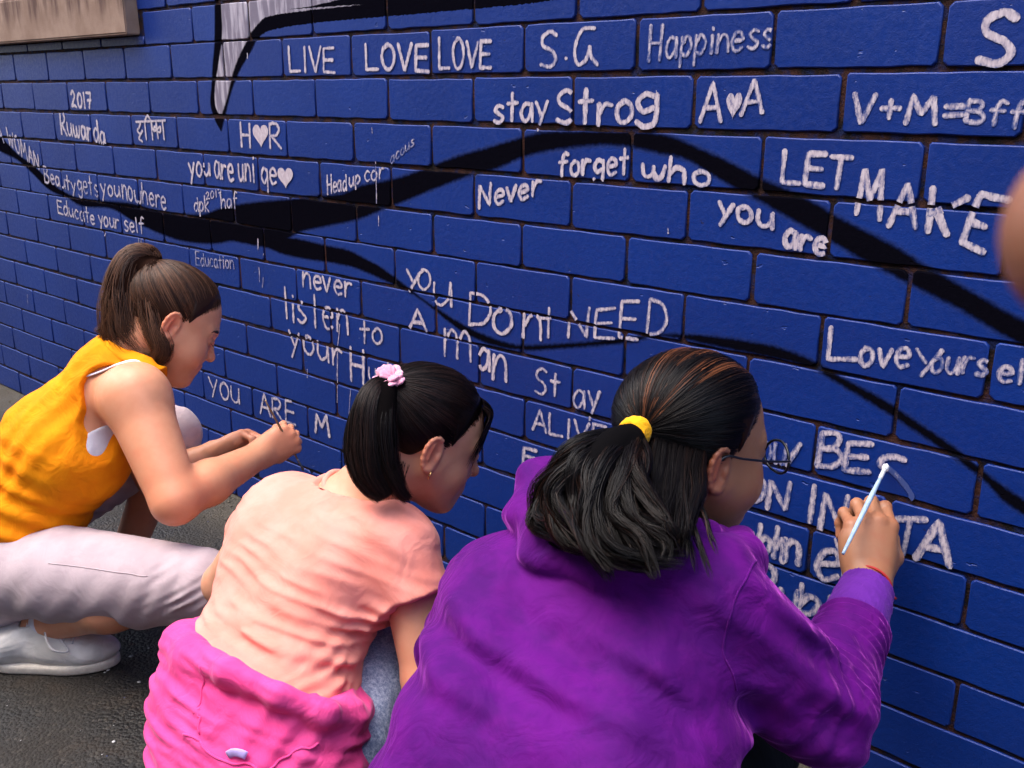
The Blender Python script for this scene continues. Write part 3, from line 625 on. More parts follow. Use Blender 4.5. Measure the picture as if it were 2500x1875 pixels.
def vnoise(p):
    p = np.asarray(p, F32); i = np.floor(p); f = p - i; f = f * f * (3 - 2 * f); i = i.astype(np.int32).view(np.uint32); o = np.uint32(1)
    x, y, z = i[:, 0], i[:, 1], i[:, 2]; fx, fy, fz = f[:, 0], f[:, 1], f[:, 2]
    def row(yy, zz): a = _hash(x, yy, zz); return a + (_hash(x + o, yy, zz) - a) * fx
    a = row(y, z); a = a + (row(y + o, z) - a) * fy; b = row(y, z + o); b = b + (row(y + o, z + o) - b) * fy
    return (a + (b - a) * fz) * 2 - 1
def fbm(p, o=3):
    r, a = 0, 1.0
    for k in range(o): r = r + a * vnoise(p * 2.0 ** k + k * 7.3); a *= .5
    return r / 1.75
def sstep(x, a, b): t = np.clip((x - a) / (b - a), 0, 1); return t * t * (3 - 2 * t)
def folds(n, lam, amp, warp=.5, seed=0.0, mask=None, sharp=1.0, along=None, long=.28):
    """cloth folds: wandering ridges whose crests run across direction n and stay coherent along their length"""
    n = unit(n); t_ = unit(np.cross(n, RM[2]) if along is None else along)
    def f(p):
        q = p - np.outer(p @ t_, t_) * (1 - long)
        w = vnoise(q / (lam * 2.2) + seed) * warp * 2.4 + vnoise(p / (lam * 4.5) + seed + 5) * warp * 1.6
        ph = (p @ n) / lam * 2 * math.pi + w * 3.0
        r = (.5 + .5 * np.sin(ph)) ** sharp
        a = .15 + .85 * sstep(vnoise(q / (lam * 1.6) + seed + 11) + .5 * vnoise(p / (lam * 3.5) + seed + 3), -.45, .5)
        v = (r - .4) * a * amp
        return v if mask is None else v * mask(p)
    return f
def lumps(lam, amp, seed=0.0): return lambda p: fbm(p / lam + seed, 3) * amp

def near(f, pts, r):
    """evaluate f only close to its own points; elsewhere its distance is only estimated"""
    pts = np.array(pts, F32); c = (pts.min(0) + pts.max(0)) / 2; rad = F32(np.linalg.norm(pts - c, axis=1).max() + r)
    def g(p):
        d = np.sqrt(((p - c) ** 2).sum(1)) - rad; m_ = d < .07
        if m_.all(): return f(p)
        d = np.maximum(d, .05)
        if m_.any(): d[m_] = f(p[m_])
        return d
    return g
def surf(f, lo, hi, h, relax=1, skip=()):
    """surface nets on a sparse grid, then two Newton steps on to the field"""
    lo = np.asarray(lo, float); hi = np.asarray(hi, float); B = 5
    nb = np.maximum(1, np.ceil((hi - lo) / (h * B)).astype(int))
    ax = [lo[i] + (np.arange(nb[i]) + .5) * h * B for i in range(3)]
    G = np.stack(np.meshgrid(*ax, indexing='ij'), -1).reshape(-1, 3).astype(F32)
    m_ = np.abs(f(G)) < h * B * .87 * 1.25 + 2.5 * h + .006
    for a, b in skip: m_ &= ~((G > a + h * B) & (G < b - h * B)).all(1)
    m_ = m_.reshape(nb)
    mf = m_.repeat(B, 0).repeat(B, 1).repeat(B, 2)
    ii = np.argwhere(mf)
    D = np.full(mf.shape, np.nan, F32)
    pts = (lo + ii * h).astype(F32); d = np.empty(len(pts), F32)
    for s in range(0, len(pts), 400000): d[s:s + 400000] = f(pts[s:s + 400000])
    D[ii[:, 0], ii[:, 1], ii[:, 2]] = d
    n = np.array(D.shape) - 1
    cs = [D[a:a + n[0], b:b + n[1], c:c + n[2]] for a in (0, 1) for b in (0, 1) for c in (0, 1)]
    neg = sum((c < 0).astype(np.int8) for c in cs); bad = sum(np.isnan(c) for c in cs) > 0
    act = (neg > 0) & (neg < 8) & ~bad
    ci = np.argwhere(act); vid = np.full(act.shape, -1, np.int64); vid[act] = np.arange(len(ci))
    val = np.stack([c[act] for c in cs], 1); corner = np.array([(a, b, c) for a in (0, 1) for b in (0, 1) for c in (0, 1)])
    acc = np.zeros((len(ci), 3)); cnt = np.zeros(len(ci))
    for a in range(8):
        for b in range(a + 1, 8):
            if np.abs(corner[a] - corner[b]).sum() != 1: continue
            x = (val[:, a] < 0) != (val[:, b] < 0); t = val[x, a] / (val[x, a] - val[x, b])
            acc[x] += corner[a] + t[:, None] * (corner[b] - corner[a]); cnt[x] += 1
    V = lo + (ci + acc / cnt[:, None]) * h
    Q = []
    for axis in range(3):
        o1, o2 = [i for i in range(3) if i != axis]
        s0 = [slice(None)] * 3; s1 = [slice(None)] * 3; s0[axis] = slice(0, -1); s1[axis] = slice(1, None)
        a, b = D[tuple(s0)], D[tuple(s1)]
        e = np.argwhere(((a < 0) != (b < 0)) & ~np.isnan(a) & ~np.isnan(b))
        e = e[(e[:, o1] > 0) & (e[:, o2] > 0) & (e[:, o1] < n[o1]) & (e[:, o2] < n[o2])]
        if not len(e): continue
        flip = D[e[:, 0], e[:, 1], e[:, 2]] < 0
        q = []
        for da, db in ((-1, -1), (0, -1), (0, 0), (-1, 0)):
            c = e.copy(); c[:, o1] += da; c[:, o2] += db; q.append(vid[c[:, 0], c[:, 1], c[:, 2]])
        q = np.stack(q, 1); ok = (q >= 0).all(1); q, flip = q[ok], flip[ok]
        if axis == 1: flip = ~flip
        q[~flip] = q[~flip][:, ::-1]; Q.append(q)
    Q = np.concatenate(Q); e = h * .4
    for _ in range(relax):
        p = V.astype(F32); d0 = f(p); g = np.stack([f(p + np.eye(3, dtype=F32)[i] * F32(e)) - d0 for i in range(3)], 1) / e
        g2 = (g * g).sum(1) + .05; st = np.clip(d0 / g2, -h, h); V = V - (st[:, None] * g)
    return V, Q
def surf_all(f, parts, colour=None):
    """the same field meshed region by region, finer where hands and faces are"""
    VV, QQ, b = [], [], 0
    done = []
    for lo, hi, h in parts:
        v, q = surf(f, lo, hi, h, 1, done)
        if len(done) and len(q):
            ctr = v[q].mean(1); ok = np.ones(len(q), bool)
            for a, c in done: ok &= ~((ctr > a + h * 1.2) & (ctr < c - h * 1.2)).all(1)
            q = q[ok]; us, inv = np.unique(q, return_inverse=True); v = v[us]; q = inv.reshape(q.shape)
        done.append((lo, hi)); VV.append(v); QQ.append(q + b); b += len(v)
    V = np.concatenate(VV); Q = np.concatenate(QQ)
    return V, Q, (None if colour is None else colour(V))
def snap(q, f, lift, n=7):
    """move points on to a surface"""
    p = np.atleast_2d(np.asarray(q, F32)).copy(); E = np.eye(3, dtype=F32) * F32(.002)
    for _ in range(n):
        d = f(p); g = np.stack([f(p + E[i]) - d for i in range(3)], 1) / .002; p = p - ((d - lift) / ((g * g).sum(1) + .08))[:, None] * g
    return p.astype(float) if np.ndim(q) > 1 else p[0].astype(float)
def bounds(pts, pad):
    pts = np.array(pts); return pts.min(0) - pad, pts.max(0) + pad

# ---- head
class Head:
    def __init__(s, ear_pt, side, fwd_h, pitch, roll=0.0, size=1.0, chub=0.0, nose=1.0):
        lat = unit([fwd_h[1], -fwd_h[0], 0]); fh = unit([fwd_h[0], fwd_h[1], 0]); p_ = R(pitch)
        fwd = fh * math.cos(p_) + A3(0, 0, math.sin(p_)); up = np.cross(lat, fwd)
        r_ = R(roll); lat, up = lat * math.cos(r_) + up * math.sin(r_), up * math.cos(r_) - lat * math.sin(r_)
        s.A = np.array([lat, fwd, up]); s.k = size; s.chub = chub; s.nose = nose
        s.O = np.asarray(ear_pt) - s.w(A3(side * .072, -.008, -.014)) if ear_pt is not None else None
    def w(s, q): return (np.asarray(q) * s.k) @ s.A            # local vector -> world vector
    def W(s, *q): return s.O + s.w(A3(*q))                      # local point -> world point
    def loc(s, p): return ((np.asarray(p) - s.O) @ s.A.T / s.k)
    def sdf(s):
        c = s.chub; n = s.nose
        f = SDF()
        f.add(ell((0, -.010, .028), (.0715, .093, .077)), .01)
        f.add(ell((0, .034, -.022), (.0595 + c * .4, .052, .066)), .03)
        for x in (-1, 1):
            f.add(cone((x * .050, .004, -.040), (x * .020, .062, -.092), .020 + c * .4, .017), .032)
            f.add(ball((x * (.034 + c * .3), .053, -.045), .0250 + c), .03)
            f.add(cone((x * .012, .077, .014), (x * .040, .064, .012), .010, .009), .016)
        f.add(ball((0, .073, -.097), .0155 + c * .5), .022)
        f.add(cone((0, .034, -.085), (0, .0, -.075), .026 + c, .030), .04)
        for x in (-1, 1):
            f.sub(ell((x * .033, .092, -.004), (.017, .012, .0095)), .014)
            f.add(ell((x * .0315, .0715, -.0035), (.0145, .0125, .0105)), .004)
        f.add(cone((0, .0785, .004), (0, .0915 + .007 * n, -.031), .0068, .0080), .013)
        f.add(ball((0, .0930 + .007 * n, -.0345), .0088), .006)
        for x in (-1, 1):
            f.add(ball((x * .0098, .0880, -.0385), .0066), .006)
            f.sub(ball((x * .0052, .0935, -.0450), .0028), .003)
        f.add(ell((0, .0775, -.064), (.024, .0155, .019)), .018)
        for x in (-1, 1):
            f.add(cone((0, .0905, -.0612), (x * .019, .0795, -.0655), .0054, .0030), .005)
            f.add(cone((0, .0890, -.0735), (x * .017, .0790, -.0700), .0064, .0034), .005)
            f.sub(cone((0, .0965, -.0668), (x * .023, .0825, -.0676), .0022, .0016), .003)
        f.sub(ball((0, .094, -.0815), .006), .012)
        for x in (-1, 1):      # ears: bowl, rim, lobe
            M = np.array([[math.cos(.14), x * math.sin(.14), 0], [-x * math.sin(.14), math.cos(.14), 0], [0, 0, 1]])
            c0 = A3(x * .0725, -.010, -.012)
            f.add(ell(c0, (.0062, .0165, .0285), M), .007)
            f.sub(ell(c0 + M.T @ A3(x * .0070, .0030, .003), (.0066, .0112, .0195), M), .003)
            for a_ in range(9):
                t0, t1 = (1.1 + a_ * .42), (1.1 + (a_ + 1) * .42); e_ = lambda t: c0 + M.T @ A3(x * .0028, .0150 * math.cos(t), .0262 * math.sin(t) + .001)
                f.add(cone(e_(t0), e_(t1), .0030, .0030), .003)
            f.add(ell(c0 + M.T @ A3(x * .001, .0105, -.004), (.0040, .0040, .0065), M), .004)
            f.add(ball(c0 + M.T @ A3(x * .0002, .0035, -.0235), .0062), .008)
            f.add(cone(c0 + M.T @ A3(x * .0035, -.004, .014), c0 + M.T @ A3(x * .0035, -.0055, -.008), .0022, .0022), .004)
        A = s.A.astype(F32); O = s.O.astype(F32); k = F32(s.k)
        return lambda p: f(((p - O) @ A.T) / k) * k
    def tint(s, V):
        """natural colour of the face: redder lips, ears and cheeks (r = redness, g = lips)"""
        q = s.loc(V); red = np.zeros(len(V)); lip = np.zeros(len(V))
        for x in (-1, 1):
            red = np.maximum(red, .55 * np.exp(-((q - [x * .04, .062, -.042]) ** 2).sum(1) / .022 ** 2))
            red = np.maximum(red, .9 * np.exp(-((q - [x * .076, -.016, -.010]) ** 2 / np.array([.012, .018, .028]) ** 2).sum(1)))
        red = np.maximum(red, .4 * np.exp(-((q - [0, .10, -.036]) ** 2).sum(1) / .012 ** 2))
        lip = sstep(-(np.abs(q[:, 0]) / .021) ** 2 - ((q[:, 2] + .0672) / .0098) ** 2 + 1, -.1, .35) * (q[:, 1] > .07)
        return red, lip
    def hairline(s, q):
        """> 0 where hair grows"""
        zl = np.interp(q[:, 1], [-.12, -.07, -.05, -.036, -.024, -.004, .010, .018, .026, .040, .056, .072, .085], [-.085, -.082, -.075, -.055, -.032, .018, .020, -.012, .018, .046, .062, .075, .09])
        return q[:, 2] - zl - .0035 * np.sin(q[:, 0] * 190 + q[:, 1] * 160)

# ---- hand
class Hand:
    def __init__(s, wrist, y, z, size=.86, left=False, curl=None, spread=None, thumb=None, back=0.0):
        s.wr = np.asarray(wrist, float); s.k = size
        y = unit(y); z = unit(np.asarray(z) - y * np.dot(z, y)); x = np.cross(y, z)
        if left: x = -x
        s.X, s.Y, s.Z = x, y, z                                 # x: thumb side, y: towards fingers, z: back of the hand
        curl = curl or [(35, 80, 40)] * 4; spread = spread or (4, 1, -2, -6)
        base = [(.0290, .090, .000), (.0095, .0935, .003), (-.0105, .090, .001), (-.0285, .0815, -.004)]
        seg = [(.042, .025, .020), (.046, .029, .021), (.043, .027, .021), (.034, .020, .019)]
        rad = [(.0098, .0086, .0076, .0064), (.0100, .0088, .0078, .0066), (.0095, .0083, .0074, .0062), (.0084, .0073, .0065, .0056)]
        s.ch = []
        for b, L, r_, c, sp in zip(base, seg, rad, curl, spread):
            p = A3(b); a = 0; pts = [p]; 
            for l, cc in zip(L, c):
                a += R(cc); d = A3(math.sin(R(sp)) * math.cos(a), math.cos(a) * math.cos(R(sp)), -math.sin(a)); p = p + d * l; pts.append(p)
            s.ch.append((pts, r_))
        th = thumb or [(.024, .022, -.012), (.046, .052, -.022), (.052, .082, -.030), (.048, .106, -.034)]
        s.th = [A3(q) for q in th]
    def W(s, q): q = np.asarray(q) * s.k; return s.wr + q[0] * s.X + q[1] * s.Y + q[2] * s.Z
    def sdf(s, arm_r=.024):
        k = s.k; f = SDF(); W = s.W
        # each finger is blended only into the palm, then joined hard so that neighbours stay apart
        for (pts, r_), x in zip(s.ch, (.015, .005, -.006, -.015)):
            f.add(cone(W((x, .005, 0)), W(pts[0]), .0165 * k, (r_[0] + .0015) * k), .016 * k)
        f.add(ell(W((0, .05, -.006)), A3(.037, .045, .013) * k, np.array([s.X, s.Y, s.Z])), .014 * k)
        f.add(cone(W((.012, .02, -.012)), W((.033, .05, -.018)), .015 * k, .014 * k), .02 * k)
        f.add(cone(W((-.02, .025, -.010)), W((-.027, .06, -.012)), .013 * k, .012 * k), .018 * k)
        fs = []
        for pts, r_ in s.ch:
            g = SDF()
            for i in range(3): g.add(cone(W(pts[i]), W(pts[i + 1]), r_[i] * k, r_[i + 1] * k), .004 * k)
            for i in (1, 2): g.add(ball(W(pts[i]), r_[i] * 1.06 * k), .004 * k)
            fs.append(g)
        g = SDF(); tr = (.0150, .0125, .0105, .0082)
        for i in range(3): g.add(cone(W(s.th[i]), W(s.th[i + 1]), tr[i] * k, tr[i + 1] * k), .006 * k)
        def full(p):
            d = f(p); e = None
            for q in fs:
                v = q(p); d = smin(d, v, .006 * k)
            return smin(d, g(p), .008 * k)
        return full
    def pts(s): return [s.W(q) for c in s.ch for q in c[0]] + [s.W(q) for q in s.th] + [s.wr]
    def nails(s):
        out = []
        for pts, r_ in s.ch + [(s.th, (.0150, .0125, .0105, .0082))]:
            a, b = s.W(pts[-2]), s.W(pts[-1]); d = unit(b - a); out.append((b, d, r_[3] * s.k))
        return out

# ---- hair
def smooth3(pts, k=8): return smooth_poly([tuple(q) for q in pts], k)
def strands_mesh(name, paths, width, tint, normals=None, taper=.25):
    """paths (N, S, 3): each hair a narrow roof-shaped ribbon"""
    N, S, _ = paths.shape
    T = np.gradient(paths, axis=1); T /= np.linalg.norm(T, axis=2, keepdims=True) + 1e-9
    if normals is None:
        normals = RNG.normal(size=(N, 1, 3)) + np.zeros((N, S, 3))
    Bn = np.cross(T, normals); Bn /= np.linalg.norm(Bn, axis=2, keepdims=True) + 1e-9; Nn = np.cross(Bn, T)
    w = (width if np.ndim(width) else np.full(N, width))[:, None] * (np.interp(np.linspace(0, 1, S), [0, .12, .75, 1], [.35, 1, .9, taper]))[None]
    w = w[..., None]
    V = np.stack([paths - Bn * w, paths + Nn * w * .8, paths + Bn * w], 2).reshape(-1, 3)
    b = (np.arange(N)[:, None] * S + np.arange(S - 1)[None]) * 3; b = b.reshape(-1)
    F = np.concatenate([np.stack([b + k, b + 3 + k, b + 4 + k, b + 1 + k], 1) for k in (0, 1)])
    c = np.repeat(tint, S * 3, axis=0)
    return V, F, c
def cap_paths(hd, n, tie, S=12, lift=.004, jitter=.0025, front=None, seed=1, sel=None):
    """hair combed over the skull from the hairline and scalp to the tie (tie in head coordinates)"""
    rg = np.random.default_rng(seed); ctr = A3(0, -.010, .028); rad = A3(.0715, .093, .077)
    d = rg.normal(size=(n * 6, 3)); d /= np.linalg.norm(d, axis=1)[:, None]
    q = ctr + d * rad; ok = hd.hairline(q) > -.007 * rg.random(len(q)) ** 2
    if sel is not None: ok &= sel(q)
    d = d[ok]; hl = hd.hairline(q[ok]); pr = np.exp(-np.maximum(hl, 0) / .03) + .25; keep = rg.random(len(d)) < pr; d = d[keep][:n]; n = len(d)
    dt = unit((A3(tie) - ctr) / rad); t = np.linspace(0, 1, S)
    dot = np.clip(d @ dt, -1, 1); om = np.arccos(dot)[:, None]; so = np.sin(om) + 1e-6
    dirs = (np.sin((1 - t)[None] * om) / so)[..., None] * d[:, None] + (np.sin(t[None] * om) / so)[..., None] * dt
    dirs /= np.linalg.norm(dirs, axis=2, keepdims=True)
    cl = vnoise(d * 9 + 3.3)[:, None]                           # locks
    lf = (lift * (1 + .35 * cl) + rg.normal(0, jitter * .35, (n, 1))) * sstep(t, -.06, .30)[None] + .004 * sstep(t, .7, 1)[None]
    pth = ctr + dirs * rad * 1.0 + dirs * lf[..., None]
    side = np.cross(dirs, dt); side /= np.linalg.norm(side, axis=2, keepdims=True) + 1e-6
    pth += side * (np.sin(t * math.pi)[None] * (rg.normal(0, jitter, (n, 1)) + .003 * cl))[..., None]
    W = hd.O + (pth * hd.k) @ hd.A; Nn = (dirs / rad * rad.mean()) @ hd.A
    Nn = Nn + rg.normal(0, .25, (n, 1, 3))
    return W, Nn, rg.random(n)
def tail_paths(guide, radii, n, S=16, seed=1, frizz=.004, ends=.25, flat=1.0, flat_dir=None, clump=.5, nc=26):
    rg = np.random.default_rng(seed); g = smooth3(guide, 8); g = resample(g, .002); 
    s = np.linspace(0, 1, len(g)); 
    T = np.gradient(g, axis=0); T /= np.linalg.norm(T, axis=1)[:, None]
    ref = unit(flat_dir) if flat_dir is not None else RM[2]
    B1 = np.cross(T, ref); B1 /= np.linalg.norm(B1, axis=1)[:, None]; B2 = np.cross(T, B1)
    rr = np.interp(s, np.linspace(0, 1, len(radii)), radii)
    a = rg.random(n) * 2 * math.pi; r_ = np.sqrt(rg.random(n)) ** .7
    ca = rg.random(nc) * 2 * math.pi; cr = np.sqrt(rg.random(nc)); cid = rg.integers(0, nc, n)
    u = np.stack([r_ * np.cos(a), r_ * np.sin(a)], 1); cu = np.stack([cr * np.cos(ca), cr * np.sin(ca)], 1)[cid]
    end = 1 - ends * rg.random(n) ** 1.5; t = np.linspace(0, 1, S)[None] * end[:, None]; st = (1 - .35 * rg.random(n) * 0)
    mixk = (clump * sstep(t, .15, .8))[..., None]
    uu = u[:, None] * (1 - mixk) + cu[:, None] * mixk
    ph = rg.random((n, 1)) * 6.28; wv = np.stack([np.sin(t * 7 + ph), np.cos(t * 6 + ph * 1.7)], 2) * frizz * sstep(t, .1, 1)[..., None]
    x = t * (len(g) - 1); i0 = np.clip(x.astype(int), 0, len(g) - 2); fr = (x - i0)[..., None]
    def L(arr): return arr[i0] * (1 - fr) + arr[i0 + 1] * fr
    off = uu * L(rr[:, None]) + wv
    pth = L(g) + L(B1) * off[..., :1] + L(B2) * off[..., 1:] * flat
    Nn = L(B1) * uu[..., :1] + L(B2) * uu[..., 1:] + .2 * rg.normal(size=(n, 1, 3))
    return pth, Nn, rg.random(n)
def tail_core(guides, mat, parent, k=.78):
    f = SDF(); pts = []
    for g, rr in guides:
        q = resample(smooth3(g, 6), .012); r_ = np.interp(np.linspace(0, 1, len(q)), np.linspace(0, 1, len(rr)), rr) * k
        r_ *= np.interp(np.linspace(0, 1, len(q)), [0, .5, .82, 1], [1, .9, .25, .02])
        for i in range(len(q) - 1): f.add(cone(q[i], q[i + 1], max(.0006, r_[i]), max(.0006, r_[i + 1])), .012)
        pts += list(q)
    core = bpy.data.materials.get("matte " + mat.name)
    if core is None:
        core = mat.copy(); core.name = "matte " + mat.name; b_ = core.node_tree.nodes["Principled BSDF"]; b_.inputs["Roughness"].default_value = .9; b_.inputs["Specular IOR Level"].default_value = .03
    return sdf_object("hair_mass", f, [(*bounds(pts, .05), .0040)], core, parent, colour=lambda V: np.zeros((len(V), 3)))
def hair_object(name, sets, mat, parent, width, tintf, label=None):
    VV, FF, CC, b = [], [], [], 0
    for i, (pth, Nn, rd) in enumerate(sets):
        tint = tintf(pth, rd)
        v, f_, c = strands_mesh(name, pth, width * (.7 + .6 * rd), tint, Nn); VV.append(v); FF.append(f_ + b); CC.append(c); b += len(v)
    o = obj(name, pydata(name, np.concatenate(VV), np.concatenate(FF), True, np.concatenate(CC)), mat, parent)
    if label: o["label"] = label
    return o
def sdf_object(name, f, parts, mat, parent, label=None, colour=None):
    v, q, c = surf_all(f, parts, colour)
    o = obj(name, pydata(name, v, q, True, c), mat, parent)
    if label: o["label"] = label
    return o
def tube(path, r, k=8, closed=False, flatten=None):
    path = np.asarray(path, float); n = len(path); r = np.broadcast_to(np.asarray(r, float), (n,))
    T = np.roll(path, -1, 0) - np.roll(path, 1, 0) if closed else np.gradient(path, axis=0)
    T /= np.linalg.norm(T, axis=1)[:, None] + 1e-12
    ref = A3(.31, .2, .93) if flatten is None else unit(flatten)
    a = np.cross(T, ref); a /= np.linalg.norm(a, axis=1)[:, None] + 1e-9; b = np.cross(T, a)
    th = np.linspace(0, 2 * math.pi, k, endpoint=False); fl = 1.0 if flatten is None else .3
    V = (path[:, None] + r[:, None, None] * (np.cos(th)[None, :, None] * a[:, None] + fl * np.sin(th)[None, :, None] * b[:, None])).reshape(-1, 3)
    m_ = n if closed else n - 1; F = []
    for i in range(m_):
        for j in range(k):
            i2, j2 = (i + 1) % n, (j + 1) % k
            F.append((i * k + j, i * k + j2, i2 * k + j2, i2 * k + j))
    if not closed:
        for e, i in ((0, 0), (1, n - 1)):
            c = len(V); V = np.vstack([V, path[i]])
            for j in range(k): F.append((i * k + j, i * k + (j + 1) % k, c, c) if e else (i * k + (j + 1) % k, i * k + j, c, c))
    return V, F
def tube_mesh(name, *tubes):
    V, F = [], []
    for v, f_ in tubes:
        b = len(V); V += v.tolist(); F += [tuple(dict.fromkeys(i + b for i in q)) for q in f_]
    me = bpy.data.meshes.new(name); me.from_pydata(V, [], F); me.polygons.foreach_set("use_smooth", [True] * len(me.polygons)); return me

# ---- materials of people and clothes
def mat_skin(name, base, red, lips, sss=.12):
    nt = NT(name); g = nt.pos(); sp = nt.n("ShaderNodeSeparateColor"); nt.set(sp.inputs[0], nt.attr())
    f = nt.noise(g, 45, 4, .6); fine = nt.noise(g, 900, 2, .6)
    c = nt.mix(nt.ramp(f, .3, .7, 0, .45), base, tuple(a * b for a, b in zip(base, (.92, .80, .74))))
    c = nt.mix(nt.ramp(nt.noise(g, 18, 3, .6), .5, .75, 0, .28), c, red)
    c = nt.mix(sp.outputs[0], c, red); c = nt.mix(sp.outputs[1], c, lips)
    nt.p(Base_Color=c, Roughness=nt.ramp(f, .3, .7, .40, .55), Specular_IOR_Level=.4, Subsurface_Weight=sss, Subsurface_Radius=(1, .35, .2), Subsurface_Scale=.008, Normal=nt.bump(nt.math('ADD', nt.math('MULTIPLY', fine, .5), f), .18, .001)); return nt.m
def mat_cloth(name, base, dark=None, sheen=0.0, sheen_c=(1, 1, 1), weave=900, rough=.85, bump=.25, blotch=0.0, rumple=.35):
    nt = NT(name); g = nt.pos()
    f = nt.noise(g, 14, 4, .6); w = nt.noise(g, weave, 2, .7)
    c = nt.mix(nt.ramp(f, .32, .7), dark or tuple(.82 * a for a in base), base)
    if blotch: c = nt.mix(nt.ramp(nt.noise(g, 38, 4, .65), .5, .75, 0, blotch), c, tuple(min(1, 1.7 * a + .01) for a in base))
    c = nt.mix(nt.ramp(w, .5, .8, 0, .22), c, tuple(.55 * a for a in base))
    h = nt.math('ADD', nt.math('MULTIPLY', w, .12), nt.noise(g, 60, 3))
    r2 = nt.bump(nt.noise(g, 20, 4, .45, 1.6), rumple, .014)
    nt.p(Base_Color=c, Roughness=rough, Specular_IOR_Level=.15, Sheen_Weight=sheen, Sheen_Roughness=.35, Sheen_Tint=sheen_c, Normal=nt.bump(h, bump, .003, r2)); return nt.m
def mat_hair(name, dark, light, rough=.32, spec=.55):
    nt = NT(name); sp = nt.n("ShaderNodeSeparateColor"); nt.set(sp.inputs[0], nt.attr())
    c = nt.mix(sp.outputs[0], dark, light)
    nt.p(Base_Color=c, Roughness=rough, Specular_IOR_Level=spec); return nt.m
def mat_plain(name, c, rough=.5, metal=0.0, spec=.5):
    nt = NT(name); f = nt.noise(nt.pos(), 90, 3)
    nt.p(Base_Color=nt.mix(nt.ramp(f, .3, .7), tuple(.8 * a for a in c), c), Roughness=rough, Metallic=metal, Specular_IOR_Level=spec); return nt.m
def ground_pt(px, py):
    d = P(px, py, 1.0) - CAM; return CAM - d * (CAM[2] / d[2])

# ================================================================== the three children
QF = 1.0
HEAD_H, HAND_H, LIMB_H, CLOTH_H = .0020 * QF, .0017 * QF, .0032 * QF, .0036 * QF

def skin_tint(heads, V, extra=()):
    red = np.zeros(len(V)); lip = np.zeros(len(V))
    for h in heads:
        a, b = h.tint(V); red = np.maximum(red, a); lip = np.maximum(lip, b)
    for c, r_, k in extra: red = np.maximum(red, k * np.exp(-((V - c) ** 2).sum(1) / r_ ** 2))
    return np.stack([np.clip(red, 0, 1), np.clip(lip, 0, 1), np.zeros(len(V))], 1)

def lash_and_brow(hd, side, mat, parent, brow=True):
    """eyebrow and lashes of one eye as fine hairs"""
    rg = np.random.default_rng(5); paths = []
    if brow:
        for i in range(220):
            u = rg.random(); x = side * (.014 + .034 * u); z = .0135 + .006 * math.sin(u * 2.6) + rg.normal(0, .0011); y = .0865 - .016 * u ** 2
            a = A3(x, y, z); b = a + A3(side * .006, -.0012 - .002 * u, .0012 - .004 * u); paths.append([a, (a + b) / 2 + A3(0, .0008, .0004), b])
    lp = []
    for i in range(46):
        u = i / 45; x = side * (.019 + .026 * u); z = -.0065 - .0018 * math.sin(u * 3.14); y = .0835 - .010 * abs(u - .35) ** 1.5
        a = A3(x, y, z); lp.append([a, a + A3(side * .0012 * (u - .2), .0038, -.0018), a + A3(side * .003 * (u - .2), .0070, -.0022)])
    def mk(nm, pl, w):
        pl = np.array(pl); pw = hd.O + (pl * hd.k) @ hd.A
        V, F, c = strands_mesh(nm, pw, w, np.zeros((len(pw), 3)), np.broadcast_to(hd.w(A3(0, 1, 0)), pw.shape).copy())
        obj(nm, pydata(nm, V, F, True, c), mat, parent)
    if brow: mk("eyebrow", paths, .0006)
    mk("eyelashes", lp, .00055)

def hair_cap(hd, mat, parent, name="hair_cap", lift=.0042):
    """the mass of combed-back hair, thinning out to the hairline"""
    e0 = ell((0, -.010, .028), (.0715, .093, .077))
    def f(q):
        hl = hd.hairline(q); return smax(e0(q) - (lift * sstep(hl, .004, .034) + .0003).astype(F32), (-(hl - .006) * .8).astype(F32), .003)
    A = hd.A.astype(F32); O = hd.O.astype(F32); k = F32(hd.k)
    g = lambda p: f(((p - O) @ A.T) / k) * k
    return sdf_object(name, g, [(hd.O - .125, hd.O + .125, .0028 * QF)], mat, parent, colour=lambda V: np.zeros((len(V), 3)) + [[.12, 0, 0]])

